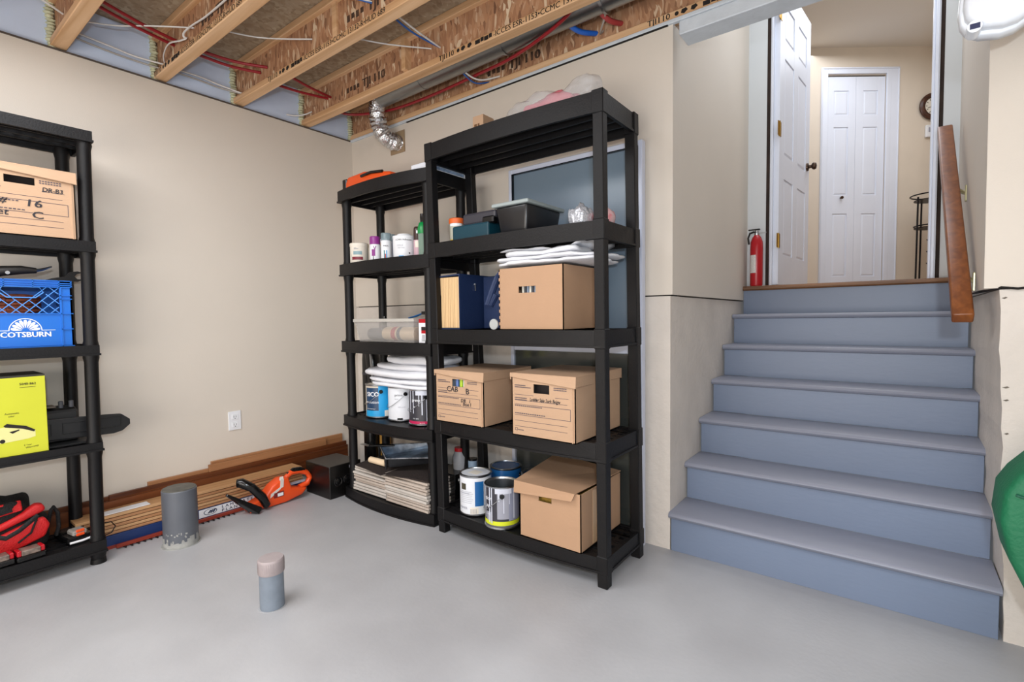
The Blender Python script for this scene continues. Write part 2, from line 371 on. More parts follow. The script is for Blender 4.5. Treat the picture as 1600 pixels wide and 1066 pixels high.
# rim of the floor above the left wall: blue foam boards with sprayed bead in every bay
bays = [0.022, -0.352, -0.781, -1.183, -1.593, -2.0, -2.41]
for a, b in zip(bays[:-1], bays[1:]):
    MB().box(-0.05, -0.02, b+.006, a-.03, ZT, 2.60).build('foam_board', foamb, ceil, bevel=0.003)
    m2 = MB()
    for k in range(16):
        z = ZT+.01+k*.0155
        m2.lathe([(0.001, -.012), (.012+rnd.random()*.006, -.006), (.016+rnd.random()*.006, 0), (.012, .007), (.001, .012)], (-0.016+rnd.uniform(-.003, .006), a-.020-rnd.random()*.008, z), 8)
    o = m2.build('spray_foam', sprayf, ceil, smooth=80); o['kind'] = 'stuff'
struct('trim_8', MB().box(-0.01, 0.004, -2.4, -0.0, ZT-.002, ZT+.006), M('top_edge_dark', '#5a5048', 0.8, var=0.5, vs=20), 'dark edge along top of left wall')  # dark mottled strip along the top edge of the left wall
# blocking strip between joists beside duct (web stiffener)
mb = MB().box(1.0, 1.035, -0.80, -0.788, FT, 2.562); mb.box(1.02, 1.05, -.40, -.358, FT, 2.562)
mb.build('web_stiffener', flm, ceil)

# ================================================================ STAIRCASE
st = thing('staircase', 'blue-grey painted staircase of six treads up to the open white door', 'staircase', (2.88, 0.6, 0))
RISE, RUN = 0.18, 0.2208
XR = [3.428, 3.428, 3.43, 3.43, 3.43, 3.43, 3.40]
for k in range(7):
    y = k*RUN; top = (k+1)*RISE-(0.028 if k < 6 else 0.028)
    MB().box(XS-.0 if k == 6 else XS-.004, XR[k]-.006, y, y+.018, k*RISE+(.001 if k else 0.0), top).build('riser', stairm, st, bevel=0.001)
for k in range(1, 7):
    y = (k-1)*RUN; z = k*RISE
    x0, x1 = XS-.010, min(XR[k]-.001, 3.429)
    prof = [(y+RUN+.0, z), (y-.010, z), (y-.019, z-.005), (y-.023, z-.014), (y-.019, z-.023), (y-.010, z-.028), (y+RUN, z-.028)]
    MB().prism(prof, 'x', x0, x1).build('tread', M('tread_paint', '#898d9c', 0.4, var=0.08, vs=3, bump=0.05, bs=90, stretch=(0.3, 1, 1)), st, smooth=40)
y = 6*RUN
MB().prism([(y+.17, 1.26), (y-.022, 1.26), (y-.030, 1.252), (y-.030, 1.24), (y-.022, 1.232), (y+.17, 1.232)], 'x', XS+.002, 3.392).build('landing_nosing', oakm, st, smooth=40, label='bare oak board at the top of the stairs')
mb = MB().box(3.4285, 3.434, 0.02, 1.3, 0.0, 0.01)
# ================================================================ HANDRAIL
hr = thing('handrail', 'brown stained square wooden handrail sloping along right stair wall', 'handrail', (3.335, 0.1, 1.05))
A, B = Vector((3.320, 0.085, 1.052)), Vector((3.318, 1.16, 2.00))
ax = (B-A).normalized(); side = X3.copy(); nrm = side.cross(ax).normalized()
railm = wood('rail_wood', '#6e3a16', '#8a4f22', 2, 0.35, 0.9, 0.03)
mb = MB().obox((A+B)/2, side, ax, nrm, .029, (B-A).length/2, .021)
mb.build('rail', railm, hr, bevel=0.007, seg=3, smooth=40)
for yy in (0.33, 0.80):
    t_ = (yy-A.y)/(B.y-A.y); P = A+(B-A)*t_; wx = 3.372 if yy < .5 else 3.380
    m2 = MB().tube([P-nrm*.02, P-nrm*.045+Vector((.01, 0, -.005)), (wx-.012, P.y, P.z-.075), (wx, P.y, P.z-.08)], [.008, .008, .008, .008], 8)
    br = m2.build('bracket', M('pale_brass', '#c9c39a', 0.3, 0.9), hr, smooth=50)
    MB().box(wx-.009, wx+.003, P.y-.014, P.y+.012, P.z-.115, P.z-.045).build('mounting_plate', MATS['pale_brass'], br, bevel=0.002)

# ================================================================ DOORS
def panel_face(mb, x0, x1, z0, z1, cols, rows, stile, rail):
    """raised panels: list of (x0,x1,z0,z1) rects on a slab facing -y at y=0 .. proud parts -0.006"""
    out = []
    cw = (x1-x0-stile*(cols+1))/cols; zz = z0
    for (g, h) in rows:
        zz += g
        for c in range(cols):
            xa = x0+stile+(cw+stile)*c; out.append((xa, xa+cw, zz, zz+h))
        zz += h
    return out
def door_mesh(w, h, t, cols, rows, stile):
    """local: x 0..w, y 0..t, z 0..h"""
    mb = MB().box(0, w, .007, t-.007, 0, h)
    rects = panel_face(None, 0, w, 0, h, cols, rows, stile, 0)
    zs = sorted(set([r[2] for r in rects]+[r[3] for r in rects])); xs = sorted(set([r[0] for r in rects]+[r[1] for r in rects]))
    for side in (0, 1):
        ya, yb = (0, .0075) if side == 0 else (t-.0075, t)
        xe = [0]+xs+[w]
        for i in range(0, len(xe), 2): mb.box(xe[i], xe[i+1], ya, yb, 0, h)
        ze = [0]+zs+[h]
        for i in range(0, len(ze), 2):
            for c in range(0, len(xs), 2): mb.box(xs[c]-.0005, xs[c+1]+.0005, ya+.0002, yb, ze[i], ze[i+1])
        for (a, b, c, d) in rects:
            yy = (ya+.001, yb) if side == 0 else (ya, yb-.001)
            m_ = 0.018
            if side == 0: mb.hexa([(a+.006, .0073, c+.006), (b-.006, .0073, c+.006), (b-.006, .0073, d-.006), (a+.006, .0073, d-.006)], [(a+m_, .002, c+m_), (b-m_, .002, c+m_), (b-m_, .002, d-m_), (a+m_, .002, d-m_)])
            else: mb.hexa([(a+.006, t-.0073, c+.006), (b-.006, t-.0073, c+.006), (b-.006, t-.0073, d-.006), (a+.006, t-.0073, d-.006)], [(a+m_, t-.002, c+m_), (b-m_, t-.002, c+m_), (b-m_, t-.002, d-m_), (a+m_, t-.002, d-m_)])
    return mb
# open six panel door, hinged on the left jamb
rows6 = [(.20, .50), (.16, .62), (.12, .22)]
hx, hy = 2.522, YD+.02
ex, ey = 2.598, 2.20
ang = math.atan2(ey-hy, ex-hx)
d1 = bpy.data.objects.new('door_1', None); COL.objects.link(d1); d1.location = (hx, hy, 1.27); d1.rotation_euler = (0, 0, ang); d1['kind'] = 'structure'; WL[d1] = Vector()
dm = door_mesh(math.hypot(ex-hx, ey-hy), 1.97, .035, 2, rows6, .11)
dm.warp(lambda x, y, z: (x, y-.0, z))
dm.build('door_leaf', whitem, d1, world=False, bevel=0.001)
for zz in (0.285, 1.0, 1.73):
    hm = MB().box(-.004, .030, -.003, .002, zz-.045, zz+.045).lathe([(.006, zz-.047), (.006, zz+.047)], (-.006, -.002, 0), 10)
    hm.box(-.034, -.004, -.003, .001, zz-.045, zz+.045)
    hm.build('hinge', brass, d1, world=False)
km = MB()
w_ = math.hypot(ex-hx, ey-hy)
km.lathe([(.030, 0), (.028, -.010), (.012, -.014), (.011, -.030), (.022, -.036), (.027, -.048), (.022, -.060), (.008, -.064)], (w_-.065, 0, .90), 20, 'y')
km.build('knob', M('bronze_knob', '#4a3a30', 0.3, 0.9), d1, world=False, smooth=50, label='dark bronze door knob')
# closet door with casing
cs = MB().box(-.335, -.276, -.015, .005, 1.26, 3.325).box(.264, .382, -.015, .005, 1.26, 3.325).box(-.276, .264, -.015, .005, 3.268, 3.325)
cs.box(-.329, -.320, -.021, -.014, 1.26, 3.319).box(.366, .375, -.021, -.014, 1.26, 3.319).box(-.329, .375, -.021, -.014, 3.310, 3.319).box(.264, .30, -.018, -.014, 1.26, 3.30)
struct('trim_9', UP(cs), whitem, 'white casing around closet door', bevel=0.002)
struct('trim_10', UP(MB().box(-.276, .264, .03, .04, 3.243, 3.27)), darkm)
def uploc(x, y, z): return (UO.x+.794*x-.608*y, UO.y+.608*x+.794*y, z)
UA = math.atan2(.608, .794)
d2 = bpy.data.objects.new('door_2', None); COL.objects.link(d2); d2.location = uploc(-.274, .004, 1.262); d2.rotation_euler = (0, 0, UA); d2['kind'] = 'structure'; WL[d2] = Vector()
for i in range(2):
    l = door_mesh(.266, 1.985, .028, 1, [(.16, .58), (.17, .62), (.11, .22)], .066)
    l.warp(lambda x, y, z, i=i: (x+i*.268, y, z)); l.build('door_leaf', whitem, d2, world=False, bevel=0.0008)
MB().lathe([(.008, 0), (.006, -.012), (.013, -.018), (.014, -.026), (.004, -.030)], (.140, 0, .885), 16, 'y').build('knob', MATS['bronze_knob'], d2, world=False, smooth=50, label='small dark knob on left leaf')

# upstairs furnishing (local frames turned with the far wall)
ck = thing('wall_clock', 'round brown-framed clock on the tan wall beyond the doorway', 'clock', uploc(.682, -.002, 2.962), UA)
MB().lathe([(.060, 0), (.104, 0), (.118, -.010), (.120, -.024), (.108, -.036), (.092, -.038), (.080, -.032), (.075, -.024), (.06, -.024)], (0, 0, 0), 32, 'y').build('frame', wood('clock_wood', '#3a2018', '#54301f', 0, .35), ck, world=False, smooth=50)
MB().lathe([(.074, -.024), (.074, -.026)], (0, 0, 0), 32, 'y').build('dial', creamm, ck, world=False)
mb = MB()
for k in range(12):
    a = k*PI/6; mb.obox((.062*math.sin(a), -.0268, .062*math.cos(a)), Vector((math.cos(a), 0, -math.sin(a))), Y3, Vector((math.sin(a), 0, math.cos(a))), .0025, .0008, .007)
for a, l in ((2.0, .040), (4.4, .055)): mb.obox((.5*l*math.sin(a), -.0278, .5*l*math.cos(a)), Vector((math.cos(a), 0, -math.sin(a))), Y3, Vector((math.sin(a), 0, math.cos(a))), .0022, .0008, l/2)
o = mb.build('markings', inkm, ck, world=False); o['kind'] = 'stuff'
th = thing('thermostat', 'small white thermostat on the tan wall under the round clock', 'thermostat', uploc(.672, -.002, 2.74), UA)
MB().box(-.045, .045, -.025, 0, -.055, .055).build('body', white_p, th, world=False, bevel=0.006, seg=2)
MB().box(-.028, .028, -.027, -.025, -.01, .03).build('screen', greyl, th, world=False)
rx_, ry_, _ = uploc(.50, -.27, 0)
rk = thing('wine_rack', 'slim black wire rack with round shelf standing beyond the doorway', 'rack', (rx_, ry_, 1.26))
wrm = M('black_iron', '#1b1718', 0.4, 0.6)
cx, cy = rx_, ry_
for a in (3.75, 5.3, .6, 2.2):
    MB().tube([(cx+.135*math.cos(a), cy+.135*math.sin(a), 1.26), (cx+.128*math.cos(a), cy+.128*math.sin(a), 2.085)], .007, 8).build('leg', wrm, rk, smooth=50)
for z, r in ((2.10, .160), (1.835, .13)):
    MB().tube([(cx+r*math.cos(2*PI*i/24), cy+r*math.sin(2*PI*i/24), z) for i in range(25)], .006, 6).build('ring', wrm, rk, smooth=50)
for z, r in ((2.055, .135), (1.815, .13)): MB().lathe([(r, z), (r, z+.006)], (cx, cy, 0), 24).build('shelf', wrm, rk)
for z in (1.70, 1.60, 1.50):
    MB().tube([(cx+.794*(-.13+.26*i/14)+.608*.10, cy+.608*(-.13+.26*i/14)-.794*.10, z-.035*abs(math.sin(PI*2*i/14))) for i in range(15)], .005, 6).build('bottle_cradle', wrm, rk, smooth=50)
ext = thing('fire_extinguisher', 'red fire extinguisher standing on top step beside left stair wall', 'extinguisher', (2.415, 1.36, 1.26))
c = (2.413, 1.345, 0)
MB().lathe([(.034, 1.261), (.037, 1.27), (.038, 1.50), (.036, 1.545), (.026, 1.575), (.014, 1.59)], c, 24).build('cylinder', redm, ext, smooth=50)
MB().lathe([(.014, 1.588), (.016, 1.60), (.010, 1.605), (.010, 1.62)], c, 12).build('valve', steel, ext, smooth=40)
MB().patch((c[0], c[1], 0), .0385, -150, -85, 1.345, 1.46, 8).build('instruction_label', M('ext_label', '#e4e0dc', .5, var=.4, vs=200, stretch=(1, 1, 3)), ext)
mb = MB().box(c[0]-.050, c[0]+.02, c[1]-.008, c[1]+.008, 1.622, 1.630).box(c[0]-.045, c[0]+.012, c[1]-.006, c[1]+.006, 1.606, 1.611)
mb.build('handle', blackg, ext, bevel=0.002)
MB().tube([(c[0]-.012, c[1]-.01, 1.612), (c[0]-.036, c[1]-.025, 1.600), (c[0]-.045, c[1]-.03, 1.57), (c[0]-.040, c[1]-.028, 1.53)], .006, 8).build('hose', blackg, ext, smooth=50)
MB().box(c[0]+.004, c[0]+.055, c[1]-.004, c[1]+.004, 1.600, 1.606).build('pin', steel, ext)

# ================================================================ SHELF UNITS
def shelf_unit(t, Wd, D, levels, kind, bow, lean, insf=.04, insb=.04, front_lip=True, world=False, foot=0.0, nslot=9):
    """local frame: x 0..Wd, y -D..0, front at -D"""
    def L(m): return m.warp(lambda x, y, z: lean(x, y, z))
    def outline(ins, b):
        pts = [(Wd-ins, -ins), (ins, -ins), (ins, -D+ins)]
        n = 10
        for i in range(1, n): u = i/n; pts.append((ins+(Wd-2*ins)*u, -D+ins-b*(1-(2*u-1)**2)))
        pts.append((Wd-ins, -D+ins)); return pts
    for li, (zt, zb) in enumerate(levels):
        m = MB()
        def ring(i0, i1, za, zc):
            o0, o1 = outline(i0, bow), outline(i1, bow); n = len(o0)
            vs = [(x, y, za) for x, y in o0]+[(x, y, zc) for x, y in o0]+[(x, y, za) for x, y in o1]+[(x, y, zc) for x, y in o1]
            fs = []
            for i in range(n):
                j = (i+1) % n
                fs += [(i, j, n+j, n+i), (2*n+j, 2*n+i, 3*n+i, 3*n+j), (n+i, n+j, 3*n+j, 3*n+i), (j, i, 2*n+i, 2*n+j)]
            m.add(vs, fs)
        ring(.004, .014, zb+.008, zt); ring(0.0, .014, zb, zb+.009)
        m.build('tmp', blackp) if False else None
        L(m); sh = m.build('shelf', blackp, t, world=world, smooth=35)
        d = MB(); zd = zt-.006
        ny = 7; 
        for i in range(ny+1):
            yy = -D+.012+(D-.024)*i/ny; wdt = .011 if i not in (0, ny) else .02
            if i == 0: d.prism([(p_[0], p_[1]) for p_ in outline(.013, bow)[2:]]+[(Wd-.013, -D+.045), (.013, -D+.045)], 'z', zd-.005, zd)
            else: d.box(.012, Wd-.012, yy-wdt, yy+wdt, zd-.005, zd)
        for i in range(nslot*2+1):
            xx = .014+(Wd-.028)*i/(nslot*2); wdt = .008 if i % nslot else .02
            d.box(max(.01, xx-wdt), min(Wd-.01, xx+wdt), -D+.01, -.01, zd-.0045, zd-.0005)
        for yy in (-D*.28, -D*.5, -D*.74): d.box(.012, Wd-.012, yy-.006, yy+.006, zb+.012, zd)
        L(d); d.build('deck', blackp, sh, world=world)
    ptop = levels[0][0]-(.02 if kind == 'round' else 0)
    for (px, py) in ((insf, -D+.04), (Wd-insf, -D+.04), (insb, -.04), (Wd-insb, -.04)):
        m = MB()
        if kind == 'round':
            r = .0255; prof = [(r+.004, 0), (r+.002, .02)]
            for zt, zb in reversed(levels): prof += [(r, max(zb-.03, .021)), (r+.004, max(zb-.012, .024)), (r+.004, zt), (r, zt+.02)]
            prof = [p for p in prof if p[1] <= ptop]; prof.append((r, ptop))
            prof.sort(key=lambda q: q[1]); m.lathe(prof, (px, py, 0), 16)
        else:
            h = .0235; sx = -1 if px < Wd/2 else 1; sy = -1 if py < -D/2 else 1
            ox = (0 if sx < 0 else Wd)-sx*(h-.001); oy = (-D if sy < 0 else 0)-sy*(h-.001)
            m.box(ox-h+.002, ox+h-.002, oy-h+.002, oy+h-.002, 0, levels[0][0])
            for zt, zb in levels: m.box(ox-h-.001, ox+h+.001, oy-h-.001, oy+h+.001, zb-.004, zt+.006)
        L(m); m.build('post', blackp, t, world=world, smooth=35, bevel=0 if kind == 'round' else 0.003)
# unit A in the corner
LA = [(1.834, 1.767), (1.403, 1.335), (.949, .884), (.503, .440), (.062, .0)]
uA = thing('shelving_unit', 'black plastic shelving unit with round posts in the room corner', 'shelving', (.492, -.14, 0))
shelf_unit(uA, .775, .325, LA, 'round', .042, lambda x, y, z: (x, y, z))
LB = [(1.932, 1.852), (1.446, 1.375), (1.022, .953), (.578, .505), (.122, .060)]
uB = thing('shelving_unit', 'black plastic shelving unit with square posts holding the cardboard file boxes', 'shelving', (1.318, -.122, 0))
def leanB(x, y, z): u = x/.94; v = -y/.362; return (x+z*(-.024+.018*u), y-z*.018*(1-v), z)
shelf_unit(uB, .94, .362, LB, 'square', .028, leanB)
LC = [(1.909, 1.862), (1.432, 1.385), (.978, .933), (.546, .508), (.106, .052)]
uC = thing('shelving_unit', 'black shelving unit against left wall with blue crate and red tool bag', 'shelving', (.035, -2.50, 0), PI/2)
shelf_unit(uC, .915, .312, LC, 'round', .0, lambda x, y, z: (x+.012*z, y, z), .027, .055)

# ================================================================ CARDBOARD FILE BOXES
def squig(m, x, z, w, h, o, r, u, n, nrm):
    """rows of tiny print"""
    for i in range(n):
        xx = x+w*i/n; m.add([Vector(o)+Vector(r)*a+Vector(u)*b+nrm*.0006 for a, b in ((xx, z), (xx+w/n*.72, z), (xx+w/n*.72, z+h), (xx, z+h))], [(0, 1, 2, 3)])
def bankers_box(name, label, x0, x1, y0, y1, z0, z1, writing, lidn, rz=0, lidopen=0.0, hole=None, contents=None, front='y'):
    t = thing(name, label, 'box', ((x0+x1)/2, y0, z0), 0, None)
    w = x1-x0; hh = z1-z0
    m = MB(); tk = .004
    hx0, hx1, hz0, hz1 = hole if hole else (x0+w*.36, x0+w*.61, z0+hh*.70, z0+hh*.84)
    m.box(x0, hx0, y0, y0+tk, z0, z1-.004).box(hx1, x1, y0, y0+tk, z0, z1-.004).box(hx0, hx1, y0, y0+tk, z0, hz0).box(hx0, hx1, y0, y0+tk, hz1, z1-.004)
    m.box(x0, x1, y1-tk, y1, z0, z1-.004).box(x0, x0+tk, y0, y1, z0, z1-.004).box(x1-tk, x1, y0, y1, z0, z1-.004).box(x0, x1, y0, y1, z0, z0+tk)
    m.box(x1-.014, x1-.0105, y0-.003, y0+.001, z0+.002, z1-.03)   # folded corner tab
    body = m.build('body', [card, cardd], t)
    MB().box(x0+.02, x1-.02, y0+.045, y1-.02, z0+.01, hz1+.01).build('contents', M('papers_'+name, '#2a2220', .8) if contents is None else contents, t)
    lz = lidn; e = .006
    l = MB()
    yc = y0-e
    # lid: top panel and four flaps, front flap slanted (lower to the right) like a folded edge
    l.hexa([(x0-e, yc, z1-.004), (x1+e, yc, z1-.004), (x1+e, y1+e, z1-.004), (x0-e, y1+e, z1-.004)], [(x0-e, yc, z1), (x1+e, yc, z1), (x1+e, y1+e, z1), (x0-e, y1+e, z1)])
    l.hexa([(x0-e, yc, z1-.018), (x1+e, yc-.004, z1-lz), (x1+e, yc+.003, z1-lz), (x0-e, yc+.003, z1-.018)], [(x0-e, yc, z1-.002), (x1+e, yc, z1-.002), (x1+e, yc+.004, z1-.002), (x0-e, yc+.004, z1-.002)])
    l.box(x1+e-.004, x1+e, yc+.001, y1+e, z1-lz+.004, z1-.003).box(x0-e, x0-e+.004, yc+.001, y1+e, z1-.03, z1-.003).box(x0-e, x1+e, y1+e-.004, y1+e, z1-.045, z1-.003)
    l.build('lid', card, t, bevel=0.0012)
    o = Vector((x0, y0-.0012, z0)); r = X3; u = Z3; n = Vector((0, -1, 0)); p = MB()
    def P(a, b, c, d): p.box(x0+w*a, x0+w*b, y0-.0008, y0+.001, z0+hh*c, z0+hh*d)
    for zc in (.24, .15, .565): P(.05, .88, zc, zc+.005)
    P(.05, .36, .655, .66); P(.70, .90, .655, .66)
    P(.05, .93, .50, .506); P(.05, .93, .33, .336); P(.925, .93, .33, .50)
    for zc, ww in ((.80, .18), (.77, .27), (.60, .2), (.57, .2), (.475, .45), (.355, .5)): squig(p, w*.055, hh*zc, w*ww, hh*.014, o, r, u, 14, n)
    for zc in (.80, .77): squig(p, w*.68, hh*zc, w*.2, hh*.014, o, r, u, 8, n)
    P(.05, .09, .08, .085); P(.05, .055, .08, .12); P(.085, .09, .08, .12); P(.05, .09, .117, .122); squig(p, w*.10, hh*.09, w*.1, hh*.012, o, r, u, 5, n)
    p.build('printing', printm, body)
    for s_, sz, fx, fz, sx, sl in writing:
        q = MB(); text(q, s_, sz, (x0+w*fx, y0-.0016, z0+hh*fz), X3, Z3, sx, sl, .0008, bold=1)
        q.build('handwriting', penm, body)
    return t
bankers_box('file_box', 'cardboard file box marked CAB B, left on the second lowest shelf', 1.350, 1.658, -.512, -.150, .575, .828,
    [('CAB', .036, .24, .60, 1.05, .1), ('B', .038, .64, .58, 1.1, 0), ('DR   I', .024, .54, .42, 1.0, .1), ('Box I', .024, .58, .355, 1.0, .15)], .045,
    contents=M('pale_papers', '#a9b4c6', .6))
fb1 = [o for o in COL.objects if o.name == 'file_box'][0]
MB().box(1.502, 1.518, -.502, -.48, .70, .80).build('folder', M('lime_paper', '#a8c63a', .6), fb1)
MB().box(1.476, 1.490, -.500, -.48, .70, .80).build('folder', M('blue_paper', '#5e78b0', .6), fb1)
MB().box(1.522, 1.540, -.499, -.48, .70, .80).build('folder', M('white_paper', '#dfe4ec', .6), fb1)
bankers_box('file_box', 'lidded cardboard file box with small handwriting, right on the second lowest shelf', 1.838, 2.150, -.535, -.135, .575, .842,
    [('Ledder Sale Sork Belgw', .020, .30, .575, .78, .2)], .047)
# left-wall box: built facing -y, then turned to face +x
t = bankers_box('file_box', 'cardboard file box marked Cabinet C on the left-wall shelf', 0, .35, 0, .25, 0, .282,
    [('DR-B3', .024, .70, .66, 1.0, .1), ('REA#', .035, .12, .43, 1.15, .3), ('16', .042, .54, .42, 1.3, .1), ('Cabinet', .034, .02, .27, 1.25, .15), ('C', .040, .60, .26, 1.3, 0)], .05, hole=(.135, .225, .205, .235))
# plain box (open-top style) helper
def tape(m, *a): return m
t3 = thing('cardboard_box', 'large open tan cardboard box under the foam sheets on the middle shelf', 'box', (1.90, -.46, 1.022))
m = MB(); x0, x1, y0, y1, z0, z1 = 1.728, 2.062, -.475, -.13, 1.022, 1.292
m.box(x0, 1.835, y0, y0+.004, z0, z1).box(1.925, x1, y0, y0+.004, z0, z1).box(1.835, 1.925, y0, y0+.004, z0, 1.182).box(1.835, 1.925, y0, y0+.004, 1.210, z1)
m.box(x0, x1, y1-.004, y1, z0, z1).box(x0, x0+.004, y0, y1, z0, z1).box(x1-.004, x1, y0, y1, z0, z1).box(x0, x1, y0, y1, z0, z0+.004)
b3 = m.build('body', card2, t3)
m = MB()
for k in range(9): m.box(x0-.0015, x0+.006, y0-.002, y0+.003, z0+.02+k*.028, z0+.034+k*.028)
m.build('stitched_edge', card2, t3, bevel=0.001)
for k in range(7): MB().box(1.84+k*.013, 1.849+k*.013, y0+.02, y1-.05, z0+.01, 1.23).build('folder', M('paper_%d' % (k % 3), ['#d9d4c8', '#41434a', '#8894a5'][k % 3], .7), t3)
t5 = thing('cardboard_box', 'taped cardboard box with bent lid on the bottom shelf by the paint cans', 'box', (1.98, -.48, .122))
m = MB(); x0, x1, y0, y1, z0, z1 = 1.845, 2.150, -.498, -.135, .122, .362
m.box(x0, 1.945, y0, y0+.004, z0, z1).box(2.010, x1, y0, y0+.004, z0, z1).box(1.945, 2.010, y0, y0+.004, z0, .296).box(1.945, 2.010, y0, y0+.004, .322, z1)
m.box(x0, x1, y1-.004, y1, z0, z1).box(x0, x0+.004, y0, y1, z0, z1).box(x1-.004, x1, y0, y1, z0, z1).box(x0, x1, y0, y1, z0, z0+.004)
m.build('body', card2, t5)
m = MB()
m.hexa([(1.822, -.505, .362), (2.128, -.510, .362), (2.15, -.13, .366), (1.80, -.13, .392)], [(1.822, -.505, .366), (2.128, -.510, .366), (2.15, -.13, .370), (1.80, -.13, .396)])
m.hexa([(1.822, -.512, .312), (2.118, -.520, .335), (2.118, -.516, .335), (1.822, -.508, .312)], [(1.822, -.508, .366), (2.130, -.512, .366), (2.130, -.508, .366), (1.822, -.504, .366)])
m.build('lid', card2, t5, bevel=0.001)
MB().box(1.90, 2.06, -.47, -.2, .13, .312).build('contents', M('ochre_papers', '#b08a34', .8, var=.6, vs=40), t5)
MB().box(2.1495, 2.1515, -.40, -.36, .13, .355).build('packing_tape', M('tape', '#c6a684', .2), t5)

# ================================================================ PAINT CANS
def can(label, c, r, h, bands, patches=(), texts=(), lid='closed', lidmat=None, drips=0, ears=None, group=None, name='paint_can', handle=True, hz=.55):
    """bands: (z0,z1,mat) fractions"""
    t = thing(name, label, 'paint can', c, 0, group)
    for z0, z1, m in bands: pass
    b = MB(); mats = []
    for i, (z0, z1, m) in enumerate(bands):
        b.mat(i); mats.append(m); b.lathe([(r, z0*h), (r, z1*h)], c, 32, cap=(i == 0))
    body = b.build('body', mats, t, smooth=40)
    MB().lathe([(r, .0), (r+.0025, .001), (r+.0025, .006), (r, .008)], c, 32, cap=False).build('bottom_rim', steel, t, smooth=40); rm = MB()
    rm.lathe([(r, h-.006), (r+.003, h-.002), (r+.003, h+.003), (r-.006, h+.004), (r-.009, h-.004)], c, 32, cap=False)
    if lid == 'open': rm.lathe([(r-.009, h-.004), (r-.009, h*.35)], c, 32, cap=False); rm.lathe([(.001, h*.35), (r-.009, h*.35)], c, 32, cap=False)
    rm.build('rim', steel, t, smooth=40)
    if lid == 'closed':
        MB().lathe([(r-.009, h-.004), (r-.013, h-.004), (r-.015, h-.001), (r-.026, h-.001), (r-.028, h-.004), (.001, h-.004)], c, 32, cap=False).build('lid', lidmat or steel, t, smooth=40)
    for k, (m, a0, a1, z0, z1) in enumerate(patches): MB().patch(c, r+.0008, a0, a1, z0*h, z1*h, 12).build('label_panel', m, body)
    for (s, sz, a0, z, m, bo) in texts:
        q = MB(); wrap_text(q, s, sz, c, r+.0014, a0, z*h, bo); q.build('lettering', m, body)
    if drips:
        q = MB(); rr = random.Random(drips)
        for k in range(7):
            a = -120+k*18+rr.uniform(-5, 5); q.patch(c, r+.0022, a, a+2.5+rr.random()*2.5, h*(1-.25-rr.random()*.65), h*1.01, 2)
        q.patch(c, r+.002, -75, -20, h*.86, h*1.0, 8)
        q.build('paint_drips', M('paint_drip', '#c9cdda', .3), body)
    if handle:
        a = math.radians(ears if ears is not None else -60); e1 = (c[0]+(r+.004)*math.cos(a), c[1]+(r+.004)*math.sin(a)); 
        MB().lathe([(.012, -.002), (.010, .004)], (0, 0, 0), 12, 'y').warp(lambda x, y, z: (e1[0]+math.cos(a+PI/2)*x+math.cos(a)*y, e1[1]+math.sin(a+PI/2)*x+math.sin(a)*y, c[2]+h*.8+z)).build('ear', blackg, t)
        pts = []
        for i in range(13):
            th_ = a-PI*i/12; sag = math.sin(PI*i/12); pts.append((c[0]+(r+.006)*math.cos(th_), c[1]+(r+.006)*math.sin(th_), c[2]+h*.8-sag*h*.42))
        MB().tube(pts, .0016, 6).build('bail_handle', steel, t, smooth=50)
    return t
greyw = M('white_can_label', '#dfe2e8', .4)
can('white and blue paint can on bottom shelf, left of the grey dripped can', (1.497, -.395, .122), .078, .190, [(0, 1, greyw)],
    [(bluel, -52, -20, .25, .88), (creamm, -70, -40, .05, .22)], [('ALL PURPOSE', .010, -115, .55, greyl, 0), ('PRIMER', .016, -118, .16, greyl, 0)], 'closed', M('dark_lid', '#2a2526', .4, .5, var=.5, vs=20), ears=-140)
MB().box(1.468, 1.525, -.42, -.37, .3105, .3125).build('lid_label', creamm, [o for o in COL.objects if o.name.startswith('paint_can')][-1])
ci = [o for o in COL.objects if o.name.startswith('paint_can')][-1]
mm = MB()
for k in range(7): mm.patch((1.497, -.395, .122), .0792, -112, -64+(k % 3)*3, .062+k*.009, .0634+k*.009, 6)
for k in range(6): mm.patch((1.497, -.395, .122), .0795, -68+k*4, -66.5+k*4, .012, .034, 1)
mm.build('fine_print', greyl, ci)
mm = MB(); mm.patch((1.497, -.395, .122), .0795, -108, -86, .125, .155, 8); mm.build('seal_emblem', M('seal', '#4b4637', .5, var=.5, vs=60), ci)
can('open grey paint can with white drips and lime band on bottom shelf', (1.700, -.44, .122), .080, .190, [(0, .09, M('can_base', '#55565c', .4)), (.09, .19, limel), (.19, 1, charl)],
    [(greyl, -68, -30, .25, 1.0), (M('lilac_grey', '#8c90a4', .4), -30, 20, .2, 1.0), (greyl, -110, -90, .19, .4)], [('tion', .026, -116, .68, white_p, 1), ('AD', .020, -112, .50, white_p, 1), ('interior', .008, -110, .33, white_p, 0)], 'open', drips=5, ears=-52)
can('blue paint can at the back of the bottom shelf behind the grey can', (1.545, -.215, .122), .080, .190, [(0, 1, bluel)], [(navyl, -120, -80, .1, .6)], [('premium', .012, -80, .55, white_p, 0)], 'closed', M('lid_dull', '#5d6468', .35, .9), ears=10)
can('dark blue paint can lid at back of bottom shelf beside the taped box', (1.735, -.205, .122), .078, .180, [(0, 1, navyl)], (), (), 'closed', MATS['lid_dull'], ears=40)
